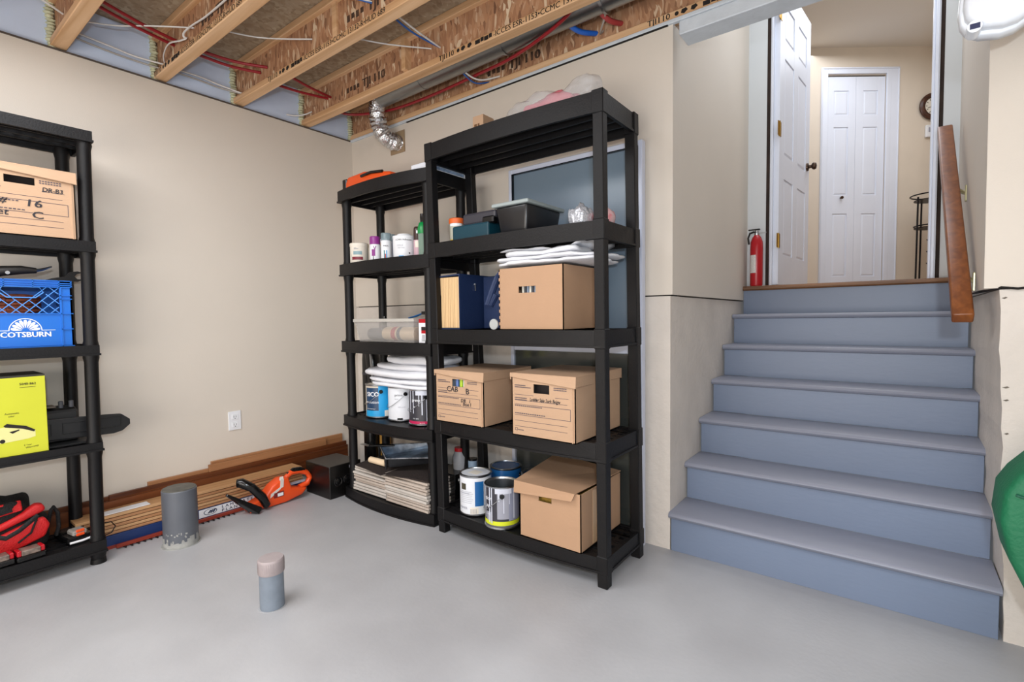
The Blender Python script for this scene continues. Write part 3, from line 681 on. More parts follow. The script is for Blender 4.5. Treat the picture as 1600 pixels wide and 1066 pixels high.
can('blue paint can under the foam sheets, leftmost of three', (.700, -.345, .503), .083, .190, [(0, 1, M('can_cream', '#c9bfae', .4)), ],
    [(navyl, -105, -45, .22, .92), (skyl, -110, -40, .02, .22), (skyl, -45, 5, .02, .98), (creamm, -22, -6, .04, .22)], [('SICO', .036, -98, .66, white_p, 2), ('evolution', .024, -105, .44, white_p, 0), ('blanc interieur', .010, -98, .26, white_p, 0)], 'closed', ears=-35, drips=0)
can('white paint can under the foam sheets, middle of three', (.888, -.335, .503), .080, .190, [(0, 1, greyw)], [(blackg, -62, -40, .01, .09)],
    [('prime', .020, -72, .74, charl, 0), ('latex', .012, -72, .64, greyl, 0), ('100% acrylic', .009, -60, .40, greyl, 0)], 'closed', ears=-28)
can('black and pink paint can under the foam sheets beside the square post', (1.080, -.345, .503), .082, .190, [(0, .12, magl), (.12, 1, charl)], (),
    [('prime', .022, -92, .68, white_p, 1), ('fx', .020, -88, .50, white_p, 0), ('int. ext.', .012, -88, .18, white_p, 0), ('01-110', .010, -60, .045, white_p, 0)], 'closed', ears=-35, drips=11)

# ================================================================ SHELF A, second shelf: tubs and sprays
def tub(name, label, cat, c, prof_parts, texts=(), patches=()):
    t = thing(name, label, cat, c); body = None
    for nm, prof, m in prof_parts:
        o = MB().lathe(prof, c, 24).build(nm, m, t, smooth=40)
        if body is None: body = o; R_ = prof[0][0]
    for (m, r, a0, a1, z0, z1) in patches: MB().patch(c, r+.0007, a0, a1, z0, z1, 10).build('label_panel', m, body)
    for (s, sz, r, a0, z, m, bo) in texts: wrap_text(MB(), s, sz, c, r+.0012, a0, z, bo).build('lettering', m, body)
    return t
Z2 = 1.403
tub('paint_tub', 'squat white tub with dark red band, leftmost on the second shelf', 'tub', (.588, -.385, Z2), [('body', [(.050, 0), (.052, .004), (.053, .105)], creamm), ('lid', [(.055, .105), (.055, .122), (.050, .126)], creamm)],
    [('filler', .016, .053, -70, .085, greyl, 0)], [(M('dark_red', '#7d1f33', .4), .053, -85, -15, .025, .042), (M('pale_teal', '#8aa7ae', .4), .053, -75, -20, .055, .075), (creamm, .0535, -110, -90, .01, .06)])
tub('jar', 'small dark jar with yellow band and white lid behind the red-banded tub', 'jar', (.640, -.27, Z2), [('body', [(.034, 0), (.035, .135)], M('dark_jar', '#2e4a48', .3)), ('band', [(.0355, .105), (.0355, .135)], yell), ('lid', [(.041, .135), (.041, .15), (.036, .155)], white_p)])
def spray(label, c, body, cap, capm, h=.13, r=.03, texts=(), patches=()):
    return tub('spray_can', label, 'spray can', c, [('body', [(r, 0), (r, h), (r*.75, h+.012)], body), ('cap', [(r*.98, h+.004), (r*.96, h+cap), (r*.9, h+cap+.004)], capm)], texts, patches)
clearm = M('clear_grey_plastic', '#8aa0a8', .1, alpha=.6)
spray('purple and white spray can on the second shelf of the corner unit', (.752, -.395, Z2), white_p, .045, purple, .098, .031, [('V', .03, .031, -60, .07, purple, 1)], [(purple, .031, -75, -38, .035, .072), (inkm, .031, -62, -55, .015, .035)])
spray('white spray can with clear cap right of the purple spray can', (.838, -.385, Z2), white_p, .042, clearm, .112, .030, [('MAX', .014, .030, -70, .08, inkm, 0)], [(teal, .030, -65, -55, .0, .06), (redm, .030, -52, -42, .0, .04), (skyl, .030, -40, -30, .0, .06)])
spray('grey spray can with clear cap standing behind the white spray can', (.760, -.285, Z2), greyl, .042, clearm, .125, .030)
tub('paint_tub', 'wide white tub with teal curve, centre of the second shelf', 'tub', (.965, -.36, Z2), [('body', [(.060, 0), (.062, .006), (.063, .118)], white_p), ('lid', [(.064, .118), (.064, .128), (.040, .134), (.038, .140), (.005, .141)], white_p)],
    [('I-CAN Adhesive', .014, .063, -88, .10, inkm, 0), ('COLLE', .012, .063, -80, .07, greyl, 0), ('vinyl base', .010, .063, -75, .058, greyl, 0)], [(teal, .063, -100, -62, .0, .012), (skyl, .063, -70, -45, .012, .018), (inkm, .063, -20, -13, .028, .036)])
tub('bottle', 'narrow brown and pink bottle between the wide white tub and green-topped bottle', 'bottle', (1.062, -.35, Z2), [('body', [(.022, 0), (.022, .10)], M('pink_label', '#c9a6b0', .4)), ('neck', [(.022, .10), (.022, .152), (.020, .165), (.016, .172)], M('brown_cap', '#3a2420', .3))],
    patches=[(creamm, .022, -80, -20, .06, .095), (white_p, .022, -60, -35, .135, .15)])
tub('spray_bottle', 'clear bottle with bright green shoulder and black top beside the square post', 'bottle', (1.112, -.355, Z2), [('body', [(.026, 0), (.027, .13)], M('pale_green_liquid', '#8fa99a', .15, trans=.3)), ('shoulder', [(.029, .128), (.030, .155), (.022, .185), (.016, .190)], greenp), ('trigger_cap', [(.014, .19), (.016, .215), (.015, .235)], blackg)])
tub('container', 'white and blue round lid container at right end of the second shelf', 'container', (1.215, -.24, Z2), [('body', [(.042, 0), (.045, .022)], bluel), ('lid', [(.047, .022), (.047, .034), (.044, .036)], white_p)])
# top of unit A
Z1 = 1.834
oc = thing('tool_case', 'bright orange plastic tool case on top of the corner shelving unit', 'case', (.62, -.27, Z1))
ca = M('case_orange', '#f05a1e', .35)
m = MB().prism([(.415, Z1), (.86, Z1), (.84, Z1+.085), (.60, Z1+.125), (.44, Z1+.118), (.40, Z1+.06)], 'y', -.35, -.22); m.build('body', ca, oc, bevel=0.01, seg=3, smooth=40)
MB().box(.385, .428, -.352, -.30, Z1+.03, Z1+.112).build('latch', blackg, oc, bevel=0.006)
MB().tube([(.58, -.352, Z1+.10), (.68, -.356, Z1+.104), (.78, -.352, Z1+.094)], .009, 8).build('grip', blackg, oc, smooth=50)
for k, (zz, m_) in enumerate(((Z1, white_p), (Z1+.024, M('paper_white', '#dfe2ea', .6)))):
    t = thing('flat_box', ['white flat box at the right end of the corner unit top, lower of two', 'white flat box at the right end of the corner unit top, upper of two'][k], 'box', (1.18, -.28, zz))
    MB().box(1.095+.004*k, 1.262, -.425+.005*k, -.165, zz, zz+.023).build('body', m_, t, bevel=0.003)
    MB().box(1.2615, 1.2635, -.40, -.19, zz+.004, zz+.019).build('printed_side', M('blue_print', '#8fa6c4', .6, var=.5, vs=40), t)

# third shelf of A: bin with rollers, red box
Z3s = .949
bn = thing('storage_bin', 'translucent plastic bin holding paint rollers on the middle shelf', 'bin', (.87, -.33, Z3s))
frost = M('frosted_plastic', '#c4c0bc', .25, alpha=.28)
x0, x1, y0, y1 = .615, 1.130, -.452, -.22
m = MB()
b = .02
m.hexa([(x0+b, y0+b, Z3s), (x1-b, y0+b, Z3s), (x1-b, y1-b, Z3s), (x0+b, y1-b, Z3s)], [(x0+b, y0+b, Z3s+.003), (x1-b, y0+b, Z3s+.003), (x1-b, y1-b, Z3s+.003), (x0+b, y1-b, Z3s+.003)])
zt = Z3s+.128
for (ax_, ay_, bx_, by_) in ((x0, y0, x1, y0), (x1, y0, x1, y1), (x1, y1, x0, y1), (x0, y1, x0, y0)):
    def inn(px, py, k): return (px+(k if px == x0 else -k), py+(k if py == y0 else -k))
    p1, p2 = inn(ax_, ay_, b), inn(bx_, by_, b); q1, q2 = inn(ax_, ay_, b+.003), inn(bx_, by_, b+.003); r1, r2_ = inn(ax_, ay_, 0), inn(bx_, by_, 0); s1, s2 = inn(ax_, ay_, .003), inn(bx_, by_, .003)
    m.hexa([(*p1, Z3s+.001), (*p2, Z3s+.001), (*q2, Z3s+.001), (*q1, Z3s+.001)], [(*r1, zt), (*r2_, zt), (*s2, zt), (*s1, zt)])
m.build('tub', frost, bn)
rimo = MB()
for a_, c_ in (((x0-.006, y0-.006), (x1+.006, y0+.004)), ((x0-.006, y1-.004), (x1+.006, y1+.006)), ((x0-.006, y0), (x0+.004, y1)), ((x1-.004, y0), (x1+.006, y1))): rimo.box(a_[0], c_[0], a_[1], c_[1], zt-.016, zt+.002)
rimo.build('rim', M('frosted_rim', '#c6c2ba', .3, alpha=.8), bn, bevel=0.002)
t = thing('paint_roller', 'cream paint roller sleeve with red stripe inside the translucent bin', 'roller', (.95, -.37, Z3s+.04))
MB().lathe([(.020, .80), (.036, .806), (.038, .83), (.038, 1.05), (.036, 1.075), (.02, 1.08)], (0, -.37, Z3s+.045), 20, 'x').build('sleeve', M('roller_nap', '#e8cfae', .9), t, smooth=50)
MB().lathe([(.0385, .885), (.0385, .920)], (0, -.37, Z3s+.045), 20, 'x', cap=False).build('stripe', M('red_stripe', '#c03040', .7), t, smooth=50)
MB().lathe([(.0385, .935), (.0385, .962)], (0, -.37, Z3s+.045), 20, 'x', cap=False).build('stripe', M('navy_stripe', '#3a4456', .7), t, smooth=50)
t = thing('paint_roller', 'grey paint roller lying at the left end inside the translucent bin', 'roller', (.72, -.35, Z3s+.04))
MB().lathe([(.020, .65), (.033, .655), (.034, .79), (.02, .795)], (0, -.36, Z3s+.042), 20, 'x').build('sleeve', M('grey_nap', '#7b7c80', .9), t, smooth=50)
t = thing('brush_handle', 'short black handle sticking up from the translucent bin', 'handle', (.70, -.30, Z3s+.05))
MB().lathe([(.012, 0), (.013, .10)], (.70, -.30, Z3s+.045), 12).build('grip', blackg, t, smooth=40)
t = thing('paint_brush', 'blue-handled paint brush lying across the top of the bin', 'brush', (1.02, -.30, zt))
MB().tube([(.94, -.32, zt+.004), (.99, -.31, zt+.014), (1.04, -.30, zt+.030)], [.006, .010, .007], 8, .6).build('handle', bluel, t, smooth=50)
MB().box(1.035, 1.075, -.31, -.29, zt+.022, zt+.040).build('bristles', blackg, t)
rb = thing('screw_box', 'red and white carton right of the translucent bin', 'box', (1.20, -.36, Z3s))
MB().box(1.145, 1.262, -.43, -.30, Z3s, Z3s+.125).build('carton', redm, rb, bevel=0.001)
m = MB().box(1.146, 1.261, -.4312, -.4295, Z3s+.085, Z3s+.105).box(1.146, 1.164, -.4312, -.4295, Z3s+.001, Z3s+.085).box(1.165, 1.20, -.4312, -.4295, Z3s+.001, Z3s+.05); m.build('white_print', white_p, rb)
m = MB()
for k in range(6): m.box(1.170, 1.193, -.4318, -.431, Z3s+.010+k*.006, Z3s+.0125+k*.006)
m.box(1.166, 1.25, -.4318, -.4295, Z3s+.066, Z3s+.084); m.build('black_print', inkm, rb)

# foam sheets on the three cans
fz = [(.648, 1.26, -.43, -.17, .704, .022, 'bottom sheet'), (.640, 1.26, -.43, -.17, .728, .024, 'second sheet up'), (.585, 1.262, -.44, -.17, .768, .036, 'thick bulging sheet in the middle'), (.70, 1.265, -.42, -.17, .806, .030, 'second sheet from the top'), (.79, 1.268, -.42, -.17, .848, .040, 'topmost folded sheet')]
for k, (a, b_, c_, d_, z, th_, w_) in enumerate(fz):
    t = thing('foam_sheet', 'white packing foam on three paint cans, '+w_, 'foam sheet', ((a+b_)/2, (c_+d_)/2, z-th_/2), 0, 'packing foam on the corner unit')
    m = MB(); pillow(m, ((a+b_)/2, (c_+d_)/2, z), ((b_-a)/2, (d_-c_)/2, th_*.72), 3.0, .045, (9, 1, 1), k)
    m.build('sheet', cloth_w, t, smooth=80)
# boots / black tall items behind
t = thing('rubber_boot', 'tall black rubber boot at the back left of the lower corner shelf', 'boot', (.44, -.10, .503))
MB().tube([(.30, -.10, .86), (.31, -.10, .80), (.32, -.10, .66), (.33, -.10, .55), (.35, -.10, .51)], [.05, .05, .045, .045, .04], 14).build('shaft', blackg, t, smooth=50)
t = thing('cardboard_tube', 'yellow-brown cardboard tube upright in the corner behind the bottom shelf', 'tube', (.36, -.05, 0))
MB().lathe([(.038, 0), (.038, .44)], (.36, -.05, 0), 16).build('tube', M('ochre_tube', '#b88a40', .6), t, smooth=40)
t = thing('black_cylinder', 'tall black cylinder standing in the corner behind the corner shelving', 'cylinder', (.27, -.09, 0))
MB().lathe([(.055, 0), (.055, .80), (.05, .86), (.03, .89)], (.27, -.09, 0), 20).build('body', blackg, t, smooth=40)
MB().lathe([(.0565, .70), (.0565, .715)], (.27, -.09, 0), 20, cap=False).build('band', charl, t, smooth=40)

# tiles on bottom shelf of A
tilem = M('tile_edge', '#bfb2a6', .6, var=.15, vs=20); tilem2 = M('tile_edge_light', '#cbc4bc', .6, var=.15, vs=20)
for st_, (xa, xb, nn, lab) in enumerate(((.572, .875, 9, 'pale ceramic floor tile in the left stack on the bottom shelf'), (.885, 1.225, 10, 'pale ceramic floor tile in the right stack on the bottom shelf'))):
    rr = random.Random(st_+4)
    base = None
    for k in range(nn):
        dx, dy = rr.uniform(-.006, .006), rr.uniform(-.008, .008); hz = .0120; z = .062+k*.016
        if base is None or k in (3, 6):
            o = MB().box(-(xb-xa)/2, (xb-xa)/2, -.14, .14, 0, hz).build('floor_tile', [tilem if (k+st_) % 2 else tilem2], None, bevel=0.0012); base = o
        else: o = base.copy(); COL.objects.link(o)
        o.location = ((xa+xb)/2+dx, -.322+dy-(.010 if st_ else -.01), z); tag(o, lab, 'tile', 'tile stacks on the bottom shelf of the corner unit')
        WL[o] = Vector()
zt_ = .062+10*.016
mt = MB(); n_ = 16
vs = []; fs = []
for i in range(n_+1):
    for j in range(6):
        u, v = i/n_, j/5; x = .60+.62*u; y = -.49+.33*v+(.03*(1-math.sin(PI*u)) if j == 0 else 0); z = zt_+.006+.004*math.sin(u*9+v*3)-(.024 if u < .45 else 0)*(1-v)*.6
        vs.append((x, y, z+.0)); 
for i in range(n_):
    for j in range(5): a = i*6+j; fs.append((a, a+1, a+7, a+6))
mt.add(vs, fs)
o = mt.build('door_mat', M('brown_mat', '#2e2320', .9, var=.4, vs=80, bump=.6, bs=200)); tag(o, 'dark brown mat draped over the tile stacks under the paint tray', 'mat')
md = o.modifiers.new('t', 'SOLIDIFY'); md.thickness = .006
# paint tray and brush
pt = thing('paint_tray', 'paint-crusted black paint roller tray on the brown mat', 'paint tray', (.90, -.33, zt_+.014))
trm = M('tray_plastic', '#17181c', .3, var=.3, vs=30); crust = M('dried_paint', '#8ea4be', .3, var=.5, vs=12, col2='#27303c', bump=.3, bs=30)
bl, brr = (.66, -.30), (.98, -.47)
zt0 = zt_+.016
# tray rotated: corners front (0.92,-.47), left (.62,-.34), back (1.0,-.16), right (1.22,-.30)
P = [Vector((.90, -.472, 0)), Vector((1.215, -.315, 0)), Vector((1.00, -.155, 0)), Vector((.66, -.33, 0))]
cen = sum(P, Vector())/4
def lerp(a, b, t): return a+(b-a)*t
m = MB()
top = [p+Z3*(zt0+[.062, .085, .105, .075][i]) for i, p in enumerate(P)]
bot = [lerp(p, cen, .10)+Z3*(zt0+[.010, .055, .075, .010][i]) for i, p in enumerate(P)]
inn_ = [lerp(p, cen, .04)+Z3*(zt0+[.061, .084, .104, .074][i]) for i, p in enumerate(P)]
ib = [lerp(p, cen, .13)+Z3*(zt0+[.018, .060, .080, .018][i]) for i, p in enumerate(P)]
V = top+bot+inn_+ib
m.add(V, [(i, (i+1) % 4, 4+(i+1) % 4, 4+i) for i in range(4)]+[(4, 5, 6, 7)]+[(8+i, 8+(i+1) % 4, (i+1) % 4, i) for i in range(4)])
m.build('tray', trm, pt)
m = MB(); m.add(inn_+ib, [(i, 4+i, 4+(i+1) % 4, (i+1) % 4) for i in range(4)]+[(4, 7, 6, 5)]); m.build('dried_paint', crust, pt)
m = MB()
for i in range(4): m.tube([top[i], top[(i+1) % 4]], .0035, 6)
m.build('rim', M('pale_crust', '#8f9298', .5, var=.8, vs=60, col2='#202024'), pt)
for (q, hh_) in ((top[0], .06), (top[3], .07)): MB().tube([q-Z3*.004, q-Z3*hh_], [.010, .006], 8).build('leg', trm, pt)
bh = thing('paint_brush', 'black-handled scraper brush lying across the paint tray corner', 'brush', (.72, -.38, zt0+.09))
MB().tube([(.80, -.33, zt0+.094), (.74, -.36, zt0+.092), (.66, -.40, zt0+.088)], [.010, .016, .012], 10, .6).build('handle', blackg, bh, smooth=50)
MB().prism([(.655, -.415), (.665, -.385), (.575, -.385), (.580, -.41)], 'z', zt0+.084, zt0+.087).build('blade', steel, bh)
t = thing('paper_roll', 'cream roller sleeve tucked beneath the paint tray', 'roller', (.76, -.42, zt_+.02))
MB().lathe([(.012, .66), (.018, .664), (.019, .80), (.012, .806)], (0, -.40, zt_+.019), 16, 'x').build('sleeve', MATS['roller_nap'], t, smooth=50)

# items between units (bottom, behind the square post)
tub('jar', 'white and red plastic jar at the back between the two shelving units', 'jar', (1.20, -.19, .23), [('body', [(.040, 0), (.044, .07), (.03, .10)], M('jar_white', '#a8a9ae', .4)), ('lid', [(.032, .10), (.032, .12)], redm)])
tub('jar', 'small pale blue jar behind the left post of the square-post unit', 'jar', (1.275, -.17, .23), [('body', [(.026, 0), (.026, .055)], M('pale_blue', '#9db4cc', .4)), ('lid', [(.027, .055), (.027, .065)], blackg)])
o = MB().box(1.10, 1.262, -.30, -.155, .0625, .229).build('storage_box', blackg, None, bevel=0.002); 
tag(recenter(o), 'black box at back right of the corner unit holding two jars', 'box')
o2 = None

# ================================================================ UNIT B items
ZB1 = 1.932
t = thing('small_carton', 'small brown carton on top of the square-post unit', 'box', (1.55, -.36, ZB1))
MB().box(1.520, 1.585, -.40, -.32, ZB1+.001, ZB1+.100).build('carton', card, t, bevel=0.001)
m = MB().box(1.530, 1.546, -.4012, -.3995, ZB1+.045, ZB1+.062).box(1.552, 1.562, -.4012, -.3995, ZB1+.050, ZB1+.062); m.build('printing', MATS['cardboard_inside'], t)
pb = thing('plastic_bag', 'clear plastic bag holding pink cloth on top shelf of square-post unit', 'bag', (1.95, -.36, ZB1))
m = MB(); pillow(m, (1.935, -.355, ZB1+.052), (.235, .085, .050), 2.6, .05, (13, 1, 1), 5)
m.warp(lambda x, y, z: (x, y, z+(.045 if x > 2.05 else 0)*min(1, (x-2.05)/.08)*max(0, (z-ZB1)/.1)+.010*math.sin(x*40)*max(0, (z-ZB1)/.1)))
plast = M('clear_bag', '#cfd2d6', .12, alpha=.30, bump=.9, bs=30)
m.build('bag_film', plast, pb, smooth=80)
m = MB(); pillow(m, (1.94, -.352, ZB1+.046), (.150, .065, .045), 2.5, .06, (9, 1, 1), 8); m.build('pink_cloth', M('pink_cloth', '#d06a78', .8), pb, smooth=80)
m = MB(); pillow(m, (1.745, -.385, ZB1+.022), (.052, .045, .022), 2.2, .05, (6, 1, 1), 9); m.build('yellow_item', M('yellow_plastic', '#e8b010', .4), pb, smooth=80)
ZB2 = 1.446
tub('jar', 'white jar with orange lid and yellow label, left end of upper shelf', 'jar', (1.365, -.36, ZB2), [('body', [(.034, 0), (.036, .105)], M('jar_milky', '#b9b8a8', .3)), ('lid', [(.039, .105), (.040, .128), (.036, .132)], M('orange_lid', '#e0662a', .4))], patches=[(yell, .036, -110, 0, .0, .025), (white_p, .0362, -110, 0, .092, .104)])
tc_ = thing('tool_case', 'dark teal tool case with a grey box on it on the upper shelf', 'case', (1.54, -.33, ZB2))
MB().box(1.415, 1.645, -.445, -.22, ZB2, ZB2+.075).build('lower_case', M('dark_teal', '#123c4a', .3), tc_, bevel=0.008, seg=2)
MB().box(1.45, 1.66, -.41, -.22, ZB2+.076, ZB2+.135).build('upper_case', charl, tc_, bevel=0.012, seg=2)
MB().box(1.600, 1.668, -.44, -.40, ZB2+.066, ZB2+.10).build('handle', blackg, tc_, bevel=0.006)
bi = thing('storage_bin', 'black plastic bin with pale grey rim on the upper shelf', 'bin', (1.85, -.33, ZB2))
m = MB()
def frus(m, x0, x1, y0, y1, z0, x2, x3, y2, y3, z1): m.hexa([(x0, y0, z0), (x1, y0, z0), (x1, y1, z0), (x0, y1, z0)], [(x2, y2, z1), (x3, y2, z1), (x3, y3, z1), (x2, y3, z1)])
frus(m, 1.705, 1.855, -.435, -.19, ZB2, 1.690, 1.870, -.452, -.172, ZB2+.13)
m.build('tub', M('bin_black', '#17171a', .3), bi, bevel=0.016, seg=3, smooth=40)
m = MB().box(1.678, 1.882, -.464, -.160, ZB2+.124, ZB2+.141); m.build('rim', M('pale_rim', '#9aa4a4', .35), bi, bevel=0.006, seg=2)
m = MB().box(1.694, 1.866, -.449, -.175, ZB2+.1405, ZB2+.1425); m.build('dark_opening', blackg, bi)
t = thing('foil_roll', 'crumpled clear plastic bundle on the upper shelf behind the right post', 'bundle', (2.07, -.33, ZB2))
m = MB(); pillow(m, (2.065, -.33, ZB2+.050), (.050, .05, .050), 2.6, .06, (9, 1, 1), 3); m.build('wrap', M('crumpled_film', '#c9ccd4', .15, .4, bump=1.0, bs=60), t, smooth=60)
t = thing('cloth_roll', 'red and white wrapped bundle right of the clear bundle on the upper shelf', 'bundle', (2.16, -.30, ZB2))
m = MB(); pillow(m, (2.150, -.28, ZB2+.045), (.042, .045, .044), 2.3, .03, (8, 1, 1), 4); m.build('wrap', M('red_white_wrap', '#c03848', .5, var=.9, vs=25, col2='#e0d8d8'), t, smooth=60)
# middle shelf
ZB3 = 1.022
bd = thing('expanding_file', 'thick navy file holder full of tan folders on the middle shelf', 'file', (1.38, -.42, ZB3))
x0, x1, y0, y1 = 1.312, 1.462, -.452, -.15
navyc = M('navy_cloth', '#15294f', .55, bump=.15, bs=200)
MB().box(x0-.004, x1+.004, y0-.004, y1, ZB3+.001, ZB3+.006).box(x1, x1+.005, y0-.004, y1, ZB3+.006, ZB3+.262).box(x0-.004, x0, y0+.02, y1, ZB3+.006, ZB3+.255).build('cover', navyc, bd)
m = MB().hexa([(x0-.002, y0, ZB3+.258), (x1+.008, y0-.006, ZB3+.262), (x1+.008, y1, ZB3+.262), (x0-.002, y1, ZB3+.258)], [(x0-.002, y0, ZB3+.264), (x1+.008, y0-.006, ZB3+.268), (x1+.008, y1, ZB3+.268), (x0-.002, y1, ZB3+.264)]); m.build('flap', navyc, bd)
for k in range(14):
    xx = x0+.003+k*.0103; MB().hexa([(xx, y0+.001*(k % 3), ZB3+.008), (xx+.0085, y0+.001*(k % 3), ZB3+.008), (xx+.0085, y1-.01, ZB3+.008), (xx, y1-.01, ZB3+.008)], [(xx+.001, y0+.002, ZB3+.255), (xx+.0095, y0+.002, ZB3+.255), (xx+.0095, y1-.01, ZB3+.255), (xx+.001, y1-.01, ZB3+.255)]).build('folder', M('manila', '#dcb98a', .75, var=.1, vs=60, stretch=(30, 1, .2)), bd)
m = MB().lathe([(.006, 0), (.004, .006)], (x1+.0045, -.345, ZB3+.222), 10, 'x').tube([(x1+.008, -.345, ZB3+.222), (x1+.009, -.345, ZB3+.19)], .003, 6); m.build('clasp', steel, bd)
t = thing('fabric_strap', 'folded navy strap hanging between the file holder and the tan box', 'strap', (1.60, -.35, ZB3+.1))
m = MB(); m.tube([(1.700, -.42, ZB3+.262), (1.690, -.44, ZB3+.235), (1.670, -.455, ZB3+.17), (1.648, -.46, ZB3+.115), (1.655, -.45, ZB3+.11), (1.682, -.44, ZB3+.16)], .007, 8, 2.2); m.build('strap', navyc, t)
MB().box(1.475, 1.690, -.29, -.17, ZB3+.001, ZB3+.262).build('body', navyc, thing('file_holder', 'second navy file holder behind the first on the middle shelf', 'file', (1.58, -.22, ZB3)), bevel=0.003)
t = thing('clear_cap', 'round translucent cap leaning against the tan box corner', 'cap', (1.69, -.46, ZB3))
MB().lathe([(.024, -.485), (.024, -.478), (.018, -.476), (.005, -.478)], (1.700, 0, ZB3+.025), 20, 'y').build('cap', M('milky_plastic', '#b9bcba', .25, alpha=.85), t, smooth=40)
fs_ = [(1.685, 2.19, 1.312, .010, 'bottom sheet'), (1.70, 2.20, 1.330, .010, 'second sheet up'), (1.715, 2.13, 1.352, .014, 'third sheet up')]
for k, (a, b_, z, th_, w_) in enumerate(fs_):
    t = thing('foam_sheet', 'white packing foam on the open tan box, '+w_, 'foam sheet', ((a+b_)/2, -.32, z-th_), 0, 'packing foam on the open tan box')
    m = MB(); pillow(m, ((a+b_)/2, -.315, z+.0), ((b_-a)/2, .17, th_), 4, .10, (9, 1, 1), 20+k); m.build('sheet', cloth_w, t, smooth=80)
t = thing('foam_sheet', 'curled-open top packing foam sheet on the open tan box', 'foam sheet', (1.92, -.32, 1.365), 0, 'packing foam on the open tan box')
vs = []; fs = []; n_ = 26; prof = []
for i in range(n_+1):
    u = i/n_
    if u < .45: x, z = 1.725+.36*(u/.45), 1.366+.004*math.sin(u*30)
    elif u < .60: a = -PI/2+PI*(u-.45)/.15; x, z = 2.085+.055*math.cos(a)*1.0, 1.366+.026*(1+math.sin(a))
    else: w_ = (u-.60)/.40; x, z = 2.085-.34*w_, 1.418-.030*w_**2+.010*math.sin(w_*7)
    prof.append((x, z))
for i, (x, z) in enumerate(prof):
    for j in range(7):
        v = j/6; vs.append((x+.012*math.sin(v*5+i*.3), -.46+.30*v, min(z+.006*math.sin(v*8+i*.5), 1.425)))
for i in range(n_):
    for j in range(6): a = i*7+j; fs.append((a, a+1, a+8, a+7))
m = MB().add(vs, fs); o = m.build('sheet', cloth_w, t, smooth=80); md = o.modifiers.new('t', 'SOLIDIFY'); md.thickness = .004

# ================================================================ SCREEN / STORM DOOR leaning on back wall
sd = thing('storm_door', 'white-framed dark glass storm door leaning on back wall behind square-post unit', 'door', (1.85, -.03, 0))
x0, x1, zt1 = 1.463, 2.222, 1.868
m = MB().box(x0, x0+.022, -.055, -.018, 0, zt1).box(x1-.020, x1, -.055, -.018, 0, zt1).box(x0+.0221, x1-.0201, -.055, -.018, zt1-.024, zt1).box(x0+.0221, x1-.0201, -.055, -.018, 0, .05).box(x0+.0221, x1-.0201, -.052, -.020, .90, .94)
m.build('frame', M('lavender_white', '#c9cfe0', .35), sd, bevel=0.003)
MB().box(x0+.022, x1-.020, -.038, -.035, .94, zt1-.024).build('glass', M('grey_screen', '#8296a8', .2, alpha=.60), sd)
MB().box(x0+.022, x1-.020, -.040, -.034, .05, .90).build('glass', M('dark_glass', '#4a4c48', .10, alpha=.80), sd)
m = MB()
for a in ((x0+.0225, x0+.026, .94, zt1-.025), (x1-.024, x1-.0205, .94, zt1-.025), (x0+.0262, x1-.0242, zt1-.029, zt1-.025)): m.box(a[0], a[1], -.056, -.038, a[2], a[3])
m.build('gasket', blackg, sd)

# ================================================================ OUTLET, SPEAKER, PLANKS, TRIMMER
ol = thing('wall_outlet', 'white duplex electrical outlet low on the left wall', 'outlet', (0, -.875, .48))
MB().box(-.001, .006, -.912, -.840, .425, .538).build('cover_plate', white_p, ol, bevel=0.003, seg=2)
for zc in (.505, .458):
    f = MB().box(.006, .009, -.893, -.859, zc-.015, zc+.015).build('receptacle', white_p, ol, bevel=0.003)
    m = MB().box(.0088, .0095, -.884, -.882, zc-.004, zc+.007).box(.0088, .0095, -.871, -.869, zc-.004, zc+.006).box(.0088, .0095, -.879, -.874, zc-.012, zc-.008); m.build('slot', inkm, f)
sp = thing('speaker', 'glossy black speaker cabinet on the floor beside the corner unit', 'speaker', (.33, -.45, 0))
MB().box(.215, .475, -.555, -.335, .0, .197).build('cabinet', M('speaker_black', '#0b0a0a', .34, var=.3, vs=5), sp, bevel=0.003)
for yc in (-.50, -.435):
    MB().lathe([(.030, .4755), (.030, .480), (.026, .482), (.020, .479), (.010, .483), (.004, .484)], (0, yc, .10), 20, 'x').build('driver', blackg, sp, smooth=40)
MB().box(.476, .478, -.42, -.385, .165, .182).build('badge', greyl, sp)
# wood planks
tanp = wood('plank_tan', '#a87c52', '#c79c70', 1, .5, .6); brown = wood('plank_brown', '#4a2412', '#7c4522', 1, .35, .6); midp = wood('plank_mid', '#8a5a36', '#b3825a', 1, .45, .6)
long_ = [(.040, -1.735, -.13, .0, .197, 'farthest forward end of the long dark boards'), ]
def plank(label, x0, x1, y0, y1, z0, z1, m, group=None):
    o = MB().box(x0, x1, y0, y1, z0, z1).build('wood_plank', m, None, bevel=0.0015); tag(recenter(o), label, 'plank', group); return o
BR = 'boards standing on edge against the left wall'
plank('tan-topped board leaning on left wall whose top edge reaches the corner', .004, .022, -1.02, -.16, .128, .268, [midp], BR)
plank('brown board on edge behind the big pipe, ending left of the outlet', .004, .022, -1.33, -1.021, .10, .232, [midp], BR)
plank('long dark board on edge along the left wall', .0225, .040, -1.50, -.14, .090, .215, [brown], BR)
plank('dark glossy board on edge passing behind the left shelving unit', .004, .021, -1.74, -1.335, .085, .205, [brown], BR)
plank('outermost dark board on edge above the plank pile', .0405, .056, -1.74, -.14, .085, .190, [brown], BR)
plank('short tan board with its end showing above the long dark board', .0225, .040, -1.04, -.30, .216, .256, [midp], BR)
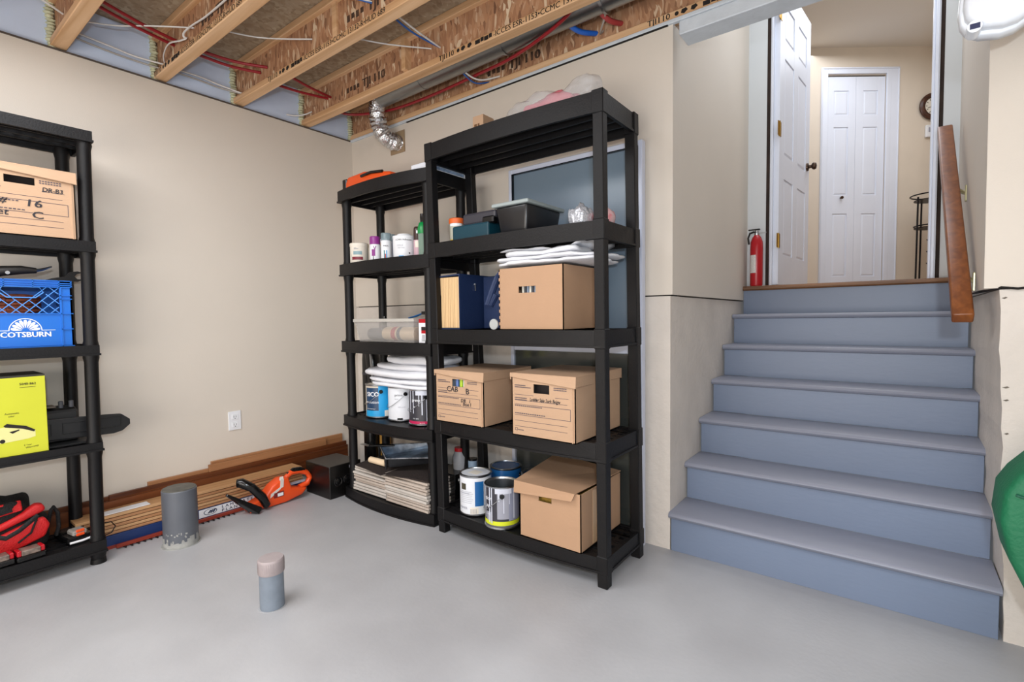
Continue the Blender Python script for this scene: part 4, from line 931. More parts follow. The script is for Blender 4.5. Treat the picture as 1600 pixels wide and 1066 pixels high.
for k in range(6):
    zz = .066+k*.0155
    o = MB().box(.060, .186-.002*k, -1.60-(k % 3)*.03, -.56, zz, zz+.0125).build('laminate_plank', tanp if k % 2 else midp, None, bevel=0.001)
    tag(recenter(o), 'tan laminate plank above the blue carton, '+['bottom of the pile', 'second from the bottom', 'third from the bottom', 'third from the top', 'second from the top', 'top of the pile'][k], 'plank', 'laminate planks piled in the blue carton')
o = MB().box(.185, .215, -1.565, -1.36, .160, .164).build('white_strip', white_p, None, bevel=0.001)
bpy.data.objects.remove(o)
o = MB().box(.105, .165, -1.575, -1.365, .1572, .1602).build('plastic_strip', white_p, None, bevel=0.001); tag(recenter(o), 'white plastic strip lying on the plank pile left of the big pipe', 'strip')
lc = thing('laminate_carton', 'long blue and red carton of laminate planks on the floor by left wall', 'carton', (.12, -1.1, 0))
navy = M('carton_navy', '#1c3468', .45)
MB().box(.062, .192, -1.62, -.56, 0, .064).build('carton', navy, lc, bevel=0.001)
MB().box(.1922, .1932, -1.158, -.78, .020, .063).build('white_panel', white_p, lc)
m = MB()
text(m, 'L A M I N A T E', .022, (.1936, -1.045, .044), Y3, Z3, 1.15, bold=1); text(m, 'P L A N C H E R', .022, (.1936, -1.045, .024), Y3, Z3, 1.15, bold=1)
vs = []
for rr_, k in ((.034, 0), (.030, 1)):
    vs += [(.1936, -1.102+rr_*math.cos(2*PI*i/24), .043+rr_*.48*math.sin(2*PI*i/24)) for i in range(24)]
m.add(vs, [(i, (i+1) % 24, 24+(i+1) % 24, 24+i) for i in range(24)])
for a in range(3): m.add([(.1937, -1.117+a*.012, .036), (.1937, -1.109+a*.012, .034), (.1937, -1.094+a*.01, .050), (.1937, -1.102+a*.01, .052)], [(0, 1, 2, 3)])
m.build('lettering', M('navy_print', '#22304e', .6), lc)
MB().box(.1922, .1930, -1.62, -.56, 0.0, .016).build('red_band', M('carton_red', '#8c3326', .5), lc)
# hedge trimmer
ht = thing('hedge_trimmer', 'orange and black cordless hedge trimmer lying on the floor along the planks', 'hedge trimmer', (.28, -.8, 0))
# body in local frame: build along y; x lateral; z up
bodyp = [(-.93, .012), (-.90, .050), (-.86, .105), (-.81, .145), (-.74, .165), (-.70, .160), (-.68, .120), (-.66, .075), (-.60, .060), (-.56, .070), (-.535, .110), (-.55, .160), (-.60, .180), (-.70, .185), (-.70, .170), (-.62, .158), (-.575, .140), (-.565, .110), (-.585, .088), (-.645, .095)]
def prismx(poly, a, b): return MB().prism(poly, 'x', a, b)
o = prismx([(-.94, .014), (-.90, .070), (-.85, .120), (-.79, .150), (-.735, .150), (-.715, .085), (-.64, .065), (-.60, .055), (-.64, .022), (-.76, .004), (-.90, .004)], .225, .305).build('motor_housing', orangem, ht, bevel=0.014, seg=3, smooth=50)
m = MB().tube([(.265, -.74, .135), (.265, -.70, .162), (.265, -.64, .160), (.265, -.585, .140), (.265, -.560, .105), (.265, -.58, .072), (.265, -.64, .058)], [.016, .017, .016, .016, .018, .018, .020], 12); m.build('rear_handle', orangem, ht, smooth=50)
m = MB().tube([(.265, -.725, .155), (.265, -.68, .172), (.265, -.63, .168), (.265, -.60, .155)], [.010, .0165, .0165, .010], 10); m.build('grip', blackg, ht, smooth=50)
m = MB().box(.258, .272, -.715, -.60, .088, .100); m.build('trigger', greyl, ht)
m = MB(); m.hexa([(.300, -.800, .145), (.309, -.800, .145), (.309, -.778, .145), (.300, -.778, .145)], [(.28, -.785, .158), (.288, -.785, .158), (.288, -.765, .158), (.28, -.765, .158)])
m.hexa([(.303, -.80, .098), (.309, -.80, .098), (.309, -.778, .104), (.303, -.778, .104)], [(.301, -.795, .15), (.308, -.795, .15), (.308, -.773, .15), (.301, -.773, .15)])
m.hexa([(.303, -.868, .058), (.309, -.868, .058), (.309, -.862, .080), (.303, -.862, .080)], [(.303, -.80, .094), (.309, -.80, .094), (.309, -.785, .112), (.303, -.785, .112)])
m.build('white_stripe', M('trim_white', '#d8d2cc', .4), ht)
m = MB().box(.304, .310, -.845, -.775, .050, .082); pl = m.build('badge', M('badge_dark', '#7a1c1a', .4), ht, bevel=0.003)
MB().box(.3098, .311, -.820, -.782, .056, .074).build('badge_label', white_p, ht)
m = MB().tube([(.31, -.895, .028), (.325, -.93, .085), (.31, -.985, .150), (.285, -1.035, .182), (.27, -1.055, .182)], [.024, .027, .025, .028, .022], 12); m.build('front_handle', blackg, ht, smooth=50)
m = MB(); m.hexa([(.222, -1.00, .004), (.31, -1.00, .004), (.31, -.925, .004), (.222, -.925, .004)], [(.232, -.99, .05), (.300, -.99, .05), (.300, -.915, .07), (.232, -.915, .07)]); m.build('blade_mount', orangem, ht, bevel=0.008)
m = MB(); m.hexa([(.29, -.995, .004), (.350, -.965, .004), (.335, -.935, .03), (.28, -.965, .03)], [(.265, -1.125, .130), (.275, -1.12, .128), (.272, -1.11, .136), (.262, -1.115, .138)]); m.build('guard', blackg, ht, bevel=0.002)
m = MB().box(.212, .224, -1.525, -.92, .006, .022); m.build('blade', M('rusty_red', '#8a2f1c', .45), ht, bevel=0.001)
for k in range(20):
    yy = -1.50+k*.026; MB().hexa([(.218, yy, .004), (.240, yy+.006, .003), (.240, yy+.010, .003), (.218, yy+.016, .004)], [(.218, yy, .008), (.240, yy+.006, .006), (.240, yy+.010, .006), (.218, yy+.016, .008)]).build('blade_tooth', M('dark_steel', '#3a3a3c', .4, .8), ht)
for ch in [o for o in COL.objects if o.parent == ht and not o.name.startswith('blade.') and o.name != 'blade' and not o.name.startswith('blade_tooth')]:
    for v in ch.data.vertices:
        y = v.co.y-.8
        if y < -.56: v.co.y += .062*(-.56-y)/.5
# floor pipes
bp_ = thing('pipe_stub', 'thick grey painted pipe stub with flaking base near the left wall', 'pipe', (.392, -1.312, 0))
pm = M('pipe_grey', '#5c6068', .4, var=.1, vs=12)
MB().lathe([(.074, 0), (.0735, .012), (.0735, .268), (.070, .272)], (.392, -1.312, 0), 40).build('pipe', pm, bp_, smooth=40)
MB().lathe([(.0705, .270), (.0705, .2735), (.067, .2755)], (.392, -1.312, 0), 40).build('cap', M('pipe_top', '#57564f', .5, var=.5, vs=25, col2='#44433f'), bp_, smooth=40)
m = MB(); rr = random.Random(5)
for i in range(40):
    a = i*9; hh_ = .018+.030*abs(math.sin(math.radians(a)*1.5+1))*rr.random()+.008*rr.random(); m.patch((.392, -1.312, 0), .0746, a, a+9.5, 0, hh_, 2)
for i in range(16): a = -75+rr.random()*70; z = .02+rr.random()*.05; m.patch((.392, -1.312, 0), .0746, a, a+3+rr.random()*4, z, z+.004+rr.random()*.008, 2)
m.lathe([(.0745, 0), (.083, .002), (.083, 0)], (.392, -1.312, 0), 30, cap=False)
m.build('flaked_paint', M('flaked_floor_paint', '#a5a6a3', .7, var=.25, vs=40), bp_)
sp_ = thing('pipe_stub', 'thin grey pipe stub with pinkish cap in the middle of the floor', 'pipe', (1.285, -1.318, 0))
MB().lathe([(.043, 0), (.0425, .14)], (1.285, -1.318, 0), 32).build('pipe', M('pipe_blue_grey', '#7c8794', .5, var=.15, vs=25), sp_, smooth=40)
MB().lathe([(.0455, .132), (.0465, .134), (.0465, .180), (.043, .186), (.02, .1865)], (1.285, -1.318, 0), 32).build('cap', M('cap_pink', '#a39899', .6, var=.12, vs=30), sp_, smooth=40)
m = MB()
for i in range(36): a = i*10; m.patch((1.285, -1.318, 0), .0471, a, a+4, .140, .178, 1)
m.build('cap_ribs', MATS['cap_pink'], sp_)
m = MB().lathe([(.0425, 0), (.050, .0015), (.050, 0)], (1.285, -1.318, 0), 30, cap=False); m.build('paint_ring', MATS['floor_paint'], sp_)

# ================================================================ UNIT C items (front faces +x)
# turn the Cabinet C box to face +x
cb = [o for o in COL.objects if o.name.startswith('file_box') and o.type == 'EMPTY'][-1]
WC = Matrix.Translation((.345, -1.985, 1.432)) @ Matrix.Rotation(PI/2, 4, 'Z')
cb.location = WC @ Vector((.175, 0, 0)); cb.rotation_euler = (0, 0, PI/2)
# milk crate
cr = thing('milk_crate', 'blue plastic milk crate of tools on the left-wall shelf', 'crate', (.30, -1.985, .978), PI/2)
cbm = M('crate_blue', '#1767c4', .35); cw, cd, chh = .330, .25, .280   # local x 0..cw, y 0..cd (front y=0)
m = MB(); tk = .005
m.box(0, cw, 0, cd, 0, tk).box(0, cw, cd-tk, cd, 0, chh).box(0, tk, 0, cd, 0, chh).box(cw-tk, cw, 0, cd, 0, chh)
m.box(0, cw, 0, tk, 0, .138); m.box(.290, cw, 0, tk, .138, chh); m.box(0, cw, 0, tk, .252, chh)
m.box(0, .04, 0, tk, .138, chh)
for z in (.0, .138, .250, .258, .266, chh-.003): m.box(-.002, cw+.002, -.005, .003, z, z+.0035)
for x in (.0, .04, .12, .206, .288, cw-.003): m.box(x, x+.004, -.005, .003, .250, chh)
for x in (.292,): m.box(x, x+.004, -.005, .003, 0, .25)
for z in (.072, .20, .215): m.box(.292, cw, -.005, .003, z, z+.0035)
m.build('shell', cbm, cr, world=False)
m = MB()
for k in range(-2, 8):
    for sg in (1, -1):
        xa = .02+k*.04; za, zb_ = .140, .250
        pts = []
        for i in range(9):
            q = i/8; xx = xa+sg*.11*q if sg > 0 else xa+.11-.11*q; pts.append((xx, za+(zb_-za)*q))
        seg = [p for p in pts if .04 <= p[0] <= .291 and not (.105 < p[0] < .240 and p[1] > .205)]
        if len(seg) > 1: m.tube([(seg[0][0], .002, seg[0][1]), (seg[-1][0], .002, seg[-1][1])], .0018, 5)
m.build('lattice', M('crate_blue_light', '#4f8fdc', .35), cr, world=False)
hp = [(.105, .228), (.118, .250), (.228, .250), (.240, .228), (.215, .206), (.130, .206), (.105, .228)]
MB().tube([(x, -.001, z) for x, z in hp], .0025, 6).build('hand_hole_rim', MATS['crate_blue_light'], cr, world=False)
m = MB(); nfan = 9
for k in range(nfan):
    a = PI*(k+.5)/nfan; c_, s_ = math.cos(a), math.sin(a); cx_, cz_ = .180, .070
    pts = [(cx_+.010*c_, cz_+.010*s_), (cx_+.034*c_-.0055*s_, cz_+.034*s_+.0055*c_), (cx_+.043*c_-.004*s_, cz_+.043*s_+.004*c_), (cx_+.045*c_, cz_+.045*s_), (cx_+.043*c_+.004*s_, cz_+.043*s_-.004*c_), (cx_+.034*c_+.0055*s_, cz_+.034*s_-.0055*c_)]
    m.add([(x, -.0008, z) for x, z in pts], [(0, 1, 2, 3, 4, 5)])
vs = []
for r_ in (.048, .051): vs += [(.180+r_*math.cos(PI*i/16), -.0008, .070+r_*math.sin(PI*i/16)) for i in range(17)]
m.add(vs, [(i, i+1, 18+i, 17+i) for i in range(16)])
m.box(.09, .130, -.0009, -.0003, .070, .072).box(.230, .272, -.0009, -.0003, .070, .072)
text(m, 'SCOTSBURN', .030, (.090, -.001, .044), X3, Z3, .98, bold=2)
m.build('lettering', white_p, cr, world=False, label='white shell emblem and lettering')
def CL(lx, ly, lz, o=(.30, -1.985, .978)): return (o[0]-ly, o[1]+lx, o[2]+lz)   # crate local -> world
t = thing('rope_coil', 'brown heap of rope seen through the crate lattice', 'rope', CL(.13, .12, .01))
m = MB(); rr = random.Random(2)
for k in range(14):
    z = 1.0+.0145*k; m.tube([(.175+.09*math.cos(2*PI*i/20)*(1+.1*math.sin(k)), -1.855+.115*math.sin(2*PI*i/20), z+.003*math.sin(i+k)) for i in range(21)], .0085, 7)
m.build('coils', M('rope_brown', '#7a3a20', .8, var=.6, vs=60), t, smooth=60)
t = thing('loppers', 'black-handled pruning loppers resting on top of the blue crate', 'loppers', (.20, -1.85, 1.245))
MB().tube([(.25, -1.92, 1.265), (.25, -1.86, 1.292), (.25, -1.80, 1.300), (.25, -1.755, 1.300)], [.018, .026, .022, .014], 10, .8).build('handle', M('dark_grip', '#201d1c', .5), t, smooth=50)
MB().tube([(.25, -1.757, 1.300), (.25, -1.735, 1.306), (.25, -1.705, 1.320)], [.010, .008, .004], 8, .7).build('blade', steel, t, smooth=50)
MB().lathe([(.007, .268), (.007, .276)], (0, -1.845, 1.285), 12, 'x').build('pivot_bolt', steel, t)
t = thing('wrench', 'dark open-ended wrench sticking out of the right side of the blue crate', 'wrench', (.15, -1.62, 1.27))
m = MB().prism([(-1.72, 1.238), (-1.66, 1.262), (-1.615, 1.272), (-1.600, 1.292), (-1.570, 1.298), (-1.552, 1.292), (-1.575, 1.284), (-1.582, 1.272), (-1.572, 1.262), (-1.55, 1.262), (-1.57, 1.250), (-1.60, 1.250), (-1.63, 1.242)], 'x', .14, .148).warp(lambda x, y, z: (x, y-.028, z+.016)); m.build('body', M('dark_iron', '#3b3a3a', .4, .7), t)
# lime chainsaw box
lb = thing('chainsaw_box', 'lime yellow carton picturing a chainsaw on the left-wall shelf', 'box', (.33, -2.06, .546), PI/2)
lime = M('lime_carton', '#c3c62c', .5, var=.05, vs=6); bw, bdp, bh_ = .30, .22, .318
MB().box(0, bw, 0, bdp, 0, bh_-.004).build('carton', lime, lb, world=False, bevel=0.001)
MB().box(0, bw, 0.002, bdp, bh_-.0035, bh_+.004).build('top_flaps', M('dark_flap', '#2c2a22', .6), lb, world=False)
g = MB(); y = -.0006
def poly(mb_, pts, yy): mb_.add([(a, yy, b) for a, b in pts], [tuple(range(len(pts)))])
poly(g, [(.03, .055), (.13, .050), (.150, .078), (.16, .105), (.13, .125), (.07, .130), (.03, .10)], y)
poly(g, [(.15, .055), (.24, .062), (.262, .068), (.262, .095), (.20, .120), (.16, .118), (.155, .10)], y)
g.build('picture', M('picture_pale', '#d8d590', .5), lb, world=False)
g = MB(); y = -.0012
poly(g, [(.17, .125), (.18, .132), (.235, .115), (.262, .095), (.258, .088), (.225, .105), (.175, .118)], y)
poly(g, [(.04, .12), (.10, .150), (.14, .135), (.11, .120)], y)
for cx_, cz_, r_ in ((.06, .10, .010), (.10, .085, .013), (.135, .070, .014), (.165, .064, .008)): poly(g, [(cx_+r_*math.cos(2*PI*i/14), cz_+r_*math.sin(2*PI*i/14)) for i in range(14)], y)
poly(g, [(.185, .098), (.215, .104), (.215, .100), (.195, .090)], y)
poly(g, [(-.0, .118), (.06, .140), (.06, .134), (.0, .108)], y)
text(g, '14 in. Chain Saw', .011, (.055, y, .195), X3, Z3, 1.0); text(g, 'Automatic', .010, (.175, y, .168), X3, Z3, 1.0); text(g, 'oiler', .010, (.185, y, .157), X3, Z3, 1.0)
text(g, '5040-862', .013, (.222, y, .282), X3, Z3, 1.0, bold=1); g.box(.222, .27, y, y+.0001, .272, .2735)
text(g, '2 Year', .009, (.225, y, .034), X3, (.06, 0, 1), 1.0); text(g, 'Warranty', .010, (.23, y, .022), (1, 0, .1), Z3, 1.0)
g.build('printing', inkm, lb, world=False)
# chainsaw with scabbard behind it
cw_ = thing('chainsaw', 'black chainsaw whose bar cover pokes out right of the left-wall unit', 'chainsaw', (.20, -1.75, .546))
scm = M('scabbard_plastic', '#1c1d1f', .35, var=.2, vs=20)
m = MB().prism([(-1.86, .575), (-1.52, .560), (-1.485, .568), (-1.455, .594), (-1.455, .618), (-1.488, .648), (-1.53, .652), (-1.86, .668)], 'x', .232, .25); m.build('bar_cover', scm, cw_, bevel=0.003, seg=2)
m = MB()
for (a, b_) in ((-1.84, -1.735), (-1.70, -1.60), (-1.575, -1.49)):
    z0_, z1_ = .590+.018*(-1.7-a)*0, .636
    for q in ((a, b_, z0_, z0_+.004), (a, b_, z1_, z1_+.004), (a, a+.004, z0_, z1_), (b_-.004, b_, z0_, z1_+.004)): m.box(.249, .253, q[0], q[1], q[2], q[3])
m.build('raised_ribs', scm, cw_, bevel=0.001)
m = MB(); m.hexa([(.12, -1.90, .552), (.225, -1.90, .552), (.225, -1.64, .552), (.12, -1.64, .552)], [(.13, -1.90, .715), (.215, -1.90, .690), (.215, -1.635, .690), (.13, -1.635, .705)]); m.build('engine_housing', M('saw_black', '#141415', .5, var=.4, vs=30), cw_, bevel=0.008)
MB().box(.14, .21, -1.88, -1.71, .706, .712).build('top_plate', M('grimy_tan', '#6d6258', .6, var=.4, vs=20), cw_)
for yy in (-1.69, -1.655): MB().lathe([(.009, .70), (.009, .728), (.006, .73)], (.19, yy, 0), 10).build('filler_cap', M('cap_grey', '#55565c', .5), cw_, smooth=40)
m = MB().box(.17, .30, -1.78, -1.60, .5465, .553); m.build('base_skid', scm, cw_)
# red tool bag
tb = thing('tool_bag', 'red and black tool bag on the bottom shelf of the left-wall unit', 'bag', (.20, -1.90, .106))
redf = M('red_fabric', '#c8161a', .6, var=.15, vs=8, bump=.3, bs=200); blkf = M('black_fabric', '#131214', .8, var=.3, vs=20, bump=.5, bs=150)
def dropb(X, Y): return 0
m = MB(); pillow(m, (.155, -1.955, .180), (.096, .205, .078), 5, .02, (9, 1, 1), 2); m.build('body', blkf, tb, smooth=80)
m = MB().prism([(-1.913, .122), (-1.775, .168), (-1.757, .215), (-1.775, .252), (-1.84, .236), (-1.95, .200), (-2.13, .18), (-2.13, .10)], 'x', .235, .268); m.build('front_panel', redf, tb, bevel=0.01, seg=2, smooth=50)
m = MB().prism([(-1.93, .250), (-1.84, .285), (-1.80, .312), (-1.775, .306), (-1.768, .278), (-1.83, .255), (-1.93, .222)], 'x', .215, .262); m.build('front_panel', redf, tb, bevel=0.01, seg=2, smooth=50)
m = MB().tube([(.270, -1.86, .17), (.272, -1.82, .20), (.27, -1.80, .255)], .004, 6); m.build('piping', blkf, tb)
m = MB(); pillow(m, (.165, -1.955, .285), (.088, .150, .060), 2.8, .08, (9, 1, 1), 4); m.build('top_flap', blkf, tb, smooth=80)
m = MB(); m.hexa([(.262, -1.98, .285), (.270, -1.98, .285), (.262, -1.84, .300), (.255, -1.84, .300)], [(.235, -1.97, .330), (.240, -1.97, .330), (.225, -1.84, .335), (.22, -1.84, .335)]); m.build('red_panel', redf, tb, bevel=0.003)
m = MB(); m.hexa([(.268, -1.965, .293), (.273, -1.965, .293), (.266, -1.87, .304), (.261, -1.87, .304)], [(.242, -1.96, .323), (.246, -1.96, .323), (.232, -1.87, .328), (.227, -1.87, .328)]); m.build('mesh_window', blkf, tb)
m = MB().tube([(.20, -1.755, .20), (.21, -1.745, .26), (.20, -1.735, .268), (.20, -1.722, .24), (.21, -1.722, .18), (.20, -1.73, .14)], .007, 8, 1.6); m.build('strap', blkf, tb, smooth=50)
m = MB().tube([(.300, -1.95, .24), (.315, -1.90, .215), (.318, -1.86, .235), (.30, -1.80, .275)], .006, 8, 1.6); m.build('strap', blkf, tb, smooth=50)
m = MB().box(.305, .318, -1.96, -1.93, .175, .215); m.build('buckle', blackg, tb, bevel=0.004)
def battery(label, c, rz):
    t_ = thing('tool_battery', label, 'battery', c, rz)
    MB().box(-.045, .045, -.030, .030, 0, .022).build('base', blackg, t_, world=False, bevel=0.004)
    MB().box(-.030, .030, -.026, .026, .0225, .044).build('label_panel', M('battery_label', '#8a7a70', .3, var=.7, vs=40), t_, world=False, bevel=0.003)
    for s_ in (-1, 1): MB().box(s_*.036-.007, s_*.036+.007, -.024, .024, .0225, .046).build('release_tab', redm, t_, world=False, bevel=0.003)
    return t_
battery('red-tabbed battery pack on bottom shelf in front of the red tool bag', (.302, -1.832, .106), PI/2+.1)
battery('red-tabbed battery pack at the left edge of the photograph on the bottom shelf', (.302, -1.925, .106), PI/2+.1)
ch = thing('battery_charger', 'small orange and grey charger with cord beside the front right post', 'charger', (.23, -1.665, .106), PI/2+.15)
MB().box(-.05, .045, -.045, .04, 0, .026).build('base', blackg, ch, world=False, bevel=0.005)
MB().box(-.030, .024, -.040, .022, .0265, .050).build('battery', M('charger_grey', '#8f8b86', .4), ch, world=False, bevel=0.006)
for z_ in (.046, .030): MB().box(-.018, .012, -.043, -.036, z_-.004, z_+.008).build('orange_panel', orangem, ch, world=False, bevel=0.002)
MB().tube([(-.045, -.05, .006), (0, -.055, .006), (.045, -.05, .008)], .005, 8).build('front_bar', white_p, ch, world=False)
MB().box(-.05, .03, .041, .10, 0, .035).build('adapter', blackg, ch, world=False, bevel=0.006)
m = MB().tube([(.20, -1.63, .125), (.24, -1.57, .150), (.245, -1.545, .148), (.235, -1.528, .12), (.24, -1.545, .095), (.225, -1.575, .085)], .0025, 6)
o = m.build('power_cord', blackg, None, smooth=50); tag(recenter(o), 'thin black cord looping out right of the left-wall unit post', 'cord')

# ================================================================ DUCT, PIPES, CABLES
du = thing('dryer_duct', 'grey metal duct between joists ending in a crumpled foil elbow', 'duct', (.5, -.15, 2.3))
m = MB().tube([(.58, -.185, 2.455), (3.1, -.195, 2.47)], .060, 20, 1.0); m.build('rigid_duct', galv, du, smooth=50)
for xx in (.95, 1.55, 2.1): MB().tube([(xx, -.187, 2.458), (xx+.012, -.187, 2.458)], .0625, 20).build('joint_band', galv, du, smooth=50)
pts = [Vector((.62, -.185, 2.455)), Vector((.57, -.185, 2.455)), Vector((.525, -.175, 2.44)), Vector((.50, -.16, 2.41)), Vector((.482, -.14, 2.35)), Vector((.480, -.12, 2.29)), Vector((.490, -.09, 2.25)), Vector((.505, -.04, 2.235)), Vector((.51, .01, 2.235))]
fine = []
for i in range(len(pts)-1):
    for k in range(5): fine.append(pts[i].lerp(pts[i+1], k/5))
rr = random.Random(9)
m = MB().tube(fine, [.050+(.004 if i % 2 else -.002)+rr.uniform(-.003, .003) for i in range(len(fine))], 18); m.build('foil_elbow', foil, du, smooth=50)
m = MB().box(.435, .575, -.006, -.001, 2.17, 2.31); m.build('wall_collar', M('collar_tan', '#9a8468', .7), du)
PX = {'r': .0085, 'w': .0048}
def cable(name, label, cat, pts, r, m, flat=1.0, group=None):
    P_ = [Vector(p) for p in pts]; out = []
    for i in range(len(P_)-1):
        p0, p1, p2, p3 = P_[max(i-1, 0)], P_[i], P_[i+1], P_[min(i+2, len(P_)-1)]
        for k in range(6):
            t_ = k/6; out.append(0.5*((2*p1)+(-p0+p2)*t_+(2*p0-5*p1+4*p2-p3)*t_*t_+(-p0+3*p1-3*p2+p3)*t_**3))
    out.append(P_[-1]); o = MB().tube(out, r, 8, flat).build(name, m, None, smooth=60); tag(recenter(o), label, cat, group); return o
Zc = 2.47
cable('red_pipe', 'red plastic pipe pair nearest the left edge, front pipe', 'pipe', [(.352, -1.587, Zc), (.283, -1.374, Zc-.008), (.223, -1.19, Zc)], .008, redpipe)
cable('red_pipe', 'red plastic pipe pair nearest the left edge, rear pipe', 'pipe', [(.390, -1.587, Zc+.01), (.32, -1.374, Zc), (.262, -1.19, Zc+.006)], .008, redpipe)
cable('red_pipe', 'red plastic pipe in the second bay, upper of the crossing pair', 'pipe', [(.262, -1.175, Zc), (.30, -.95, Zc-.006), (.366, -.79, Zc)], .008, redpipe)
cable('red_pipe', 'red plastic pipe in the second bay, lower of the crossing pair', 'pipe', [(.223, -1.175, Zc), (.245, -.95, Zc-.012), (.29, -.79, Zc-.006)], .008, redpipe)
cable('red_pipe', 'red plastic pipe in the third bay, left of two', 'pipe', [(.20, -.775, Zc), (.24, -.55, Zc-.01), (.273, -.36, Zc)], .008, redpipe)
cable('red_pipe', 'red plastic pipe in the third bay, right of two', 'pipe', [(.40, -.775, Zc), (.35, -.55, Zc-.01), (.303, -.36, Zc)], .008, redpipe)
cable('red_pipe', 'long red plastic pipe running under the grey duct along the back wall', 'pipe', [(.20, -.345, 2.44), (.26, -.20, 2.425), (.42, -.115, 2.42), (.60, -.07, 2.42), (.90, -.06, 2.42), (1.25, -.08, 2.42), (1.6, -.16, 2.388), (1.93, -.25, 2.40), (2.10, -.335, 2.43)], .0085, redpipe)
cable('red_pipe', 'thick red pipe stub curving into the wall joist right of the blue pipe', 'pipe', [(2.09, -.345, 2.475), (2.07, -.20, 2.44), (2.07, -.08, 2.43), (2.09, .024, 2.45)], .0125, M('red_pipe_dull', '#a8383c', .4))
cable('blue_pipe', 'blue plastic pipe curving into the wall joist', 'pipe', [(1.90, -.345, 2.455), (1.905, -.20, 2.435), (1.92, -.08, 2.43), (1.96, .024, 2.45)], .0125, bluepipe)
cable('grey_cable', 'thin grey cable hanging between the blue and red pipe stubs', 'cable', [(2.16, -.345, 2.48), (2.09, -.15, 2.43), (2.02, -.05, 2.42), (1.99, .0, 2.43), (2.0, .024, 2.455)], .0045, M('grey_cable', '#a9a39c', .5))
cable('white_cable', 'white cable crossing the first full bay from the left', 'cable', [(.10, -1.587, Zc), (.20, -1.44, Zc-.004), (.33, -1.33, Zc-.004), (.467, -1.19, Zc)], .005, wirew, .6)
cable('white_cable', 'white cable crossing the second bay', 'cable', [(.52, -1.176, Zc), (.63, -.97, Zc-.006), (.812, -.788, Zc)], .005, wirew, .6)
cable('white_cable', 'white cable crossing the third bay', 'cable', [(.93, -.775, Zc), (1.06, -.56, Zc-.008), (1.206, -.358, Zc)], .005, wirew, .6)
cable('white_cable', 'white cable looping along the second joist and down to its left end', 'cable', [(1.1, -1.215, 2.44), (.856, -1.205, 2.45), (.626, -1.20, 2.46), (.486, -1.205, 2.468), (.405, -1.21, 2.462), (.385, -1.205, 2.450), (.400, -1.20, 2.440), (.36, -1.215, 2.436), (.28, -1.225, 2.45), (.22, -1.225, 2.448), (.15, -1.215, 2.43), (.12, -1.20, 2.40)], .005, wirew, .6)
cable('white_cable', 'white cable against the foam board in the first full bay, upper one', 'cable', [(.02, -1.585, 2.46), (.012, -1.40, 2.45), (.015, -1.30, 2.44), (.08, -1.19, 2.42)], .0045, wirew)
cable('grey_cable', 'grey cable against the foam board in the first full bay, lower one', 'cable', [(.01, -1.585, 2.44), (.008, -1.42, 2.425), (.010, -1.30, 2.42), (.04, -1.19, 2.41)], .0045, MATS['grey_cable'])
cable('white_cable', 'white cable against the foam board in the second bay', 'cable', [(.02, -1.175, 2.44), (.010, -1.0, 2.45), (.015, -.90, 2.44), (.07, -.79, 2.41)], .0045, wirew)
cable('grey_cable', 'grey cable against the foam board in the second bay', 'cable', [(.01, -1.175, 2.43), (.008, -1.0, 2.43), (.010, -.90, 2.425), (.05, -.79, 2.415)], .0045, MATS['grey_cable'])
cable('white_cable', 'short white cable at the left end of the fourth joist', 'cable', [(-.01, -.48, 2.405), (.03, -.44, 2.40), (.07, -.40, 2.41), (.09, -.362, 2.435)], .0045, wirew)
for q, (lab, m_) in enumerate((('white cable crossing near the top edge beside a blue one', wirew), ('blue cable crossing near the top edge beside a white one', wireb))):
    cable(['white_cable', 'blue_cable'][q], lab, 'cable', [(1.225-.02*q, -1.0+.01, 2.49), (1.25-.02*q, -.9, 2.47), (1.29, -.792, 2.465-.004*q)], .0045, m_)
    cable(['white_cable', 'blue_cable'][q], ['white', 'blue'][q]+' cable of the pair entering the fourth joist', 'cable', [(1.30-.012*q, -.775, 2.485), (1.285-.02*q, -.56, 2.462-.006*q), (1.27, -.358, 2.455)], .0045, m_)
    cable(['white_cable', 'blue_cable'][q], ['white', 'blue'][q]+' cable of the pair entering the wall joist under the duct', 'cable', [(1.27, -.345, 2.455), (1.25-.008*q, -.17, 2.418-.004*q), (1.275-.035*q, -.06, 2.40-.006*q), (1.36-.08*q, .02, 2.425-.01*q)], .0045, m_)
cable('white_cable', 'white cable at the far left of the ceiling entering the first joist', 'cable', [(.24, -1.95, 2.53), (.20, -1.74, 2.49), (.14, -1.60, 2.465)], .006, wirew, .6)

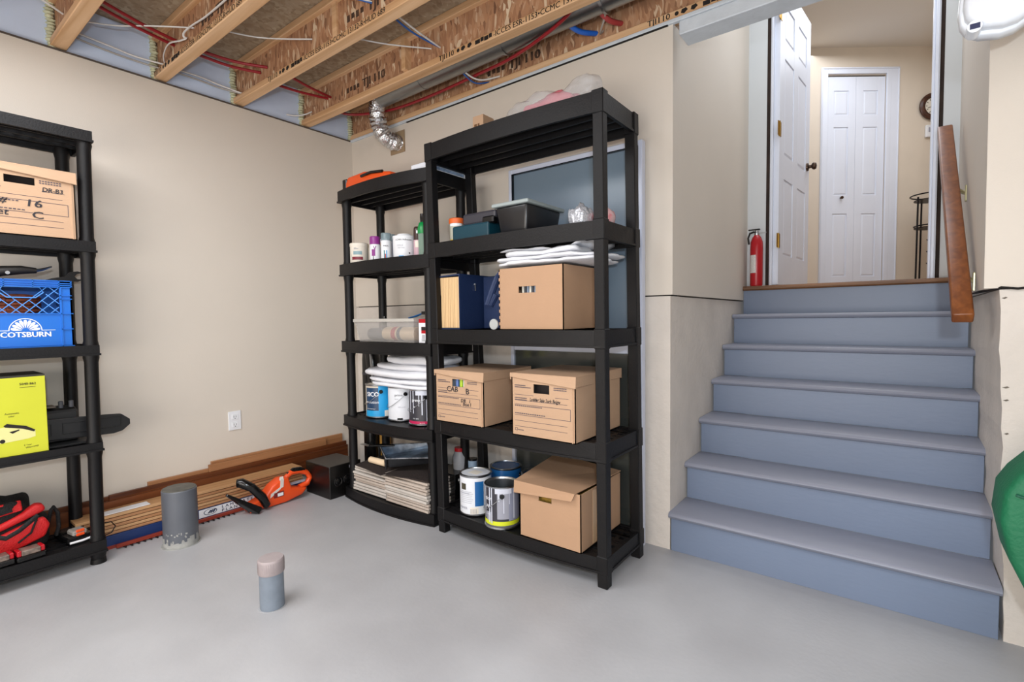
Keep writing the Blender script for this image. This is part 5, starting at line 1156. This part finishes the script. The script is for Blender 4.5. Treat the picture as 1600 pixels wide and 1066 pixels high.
# ================================================================ RIGHT EDGE OBJECTS
gp = thing('green_bag', 'green fabric bag bulging in at the right edge beside the stairs', 'bag', (3.62, -.3, .40))
m = MB(); greenf = M('green_fabric', '#0c6a44', .6, var=.15, vs=6, bump=.25, bs=90)
gpts = [(3.365, .52), (3.372, .60), (3.395, .645), (3.43, .690), (3.50, .76), (3.60, .80), (3.85, .80), (3.90, .6), (3.85, .2), (3.62, .06), (3.55, .10), (3.47, .25), (3.42, .34), (3.385, .42)]
m.prism(gpts, 'y', -.42, -.24); m.build('shell', greenf, gp, bevel=0.02, seg=3, smooth=60)
m = MB().tube([(3.372+.02, -.422, .60), (3.50, -.424, .57), (3.62, -.424, .60)], .004, 6); m.build('seam', M('green_dark', '#07503a', .6), gp)
MB().box(3.60, 3.86, -.42, -.25, 0, .07).build('base', greenf, gp, bevel=.01)
dv = thing('light_fixture', 'white rounded plastic fixture on a curved arm at the top right corner', 'light fixture', (3.45, -.28, 1.82))
y0, y1 = -.345, -.235
def ov(x0, x1, z0, z1, n=28, p=2.6):
    out = []
    for i in range(n):
        a = 2*PI*i/n; c_, s_ = math.cos(a), math.sin(a)
        out.append(((x0+x1)/2+(x1-x0)/2*abs(c_)**(2/p)*(1 if c_ > 0 else -1), (z0+z1)/2+(z1-z0)/2*abs(s_)**(2/p)*(1 if s_ > 0 else -1)))
    return out
fixm = M('fixture_white', '#e6ebf2', .25)
dz_ = .010
hp_ = [(3.262, 1.95), (3.259, 1.90), (3.264, 1.866), (3.278, 1.842), (3.303, 1.827), (3.345, 1.818), (3.375, 1.822), (3.41, 1.845), (3.47, 1.885), (3.60, 1.93), (3.62, 2.05), (3.5, 2.11), (3.33, 2.10), (3.28, 2.03)]
hp_ = [(x+.002, z+dz_) for x, z in hp_]; hc_ = (3.42, 1.97)
MB().prism([(hc_[0]+(x-hc_[0])*.95, hc_[1]+(z-hc_[1])*.93) for x, z in hp_], 'y', y0, y1).build('housing', fixm, dv, bevel=0.018, seg=3, smooth=60)
MB().prism(hp_, 'y', y0+.035, y1-.03).build('rim', fixm, dv, bevel=0.004, smooth=60)
m = MB().tube([(3.50, -.27, 1.95), (3.60, -.2, 1.95), (3.68, -.08, 1.945), (3.70, -.0, 1.94)], [.014, .014, .014, .016], 12); m.build('arm', fixm, dv, smooth=50)
MB().lathe([(.016, -.35), (.016, -.30)], (3.292, 0, 1.848), 14, 'y').build('port_housing', fixm, dv, smooth=40)
MB().box(3.282, 3.303, -.3515, -.345, 1.841, 1.855).build('port', M('navy_port', '#101c4a', .3), dv)
MB().lathe([(.035, -.012), (.035, .001)], (3.70, 0, 1.94), 20, 'y').build('wall_plate', fixm, dv, smooth=40)
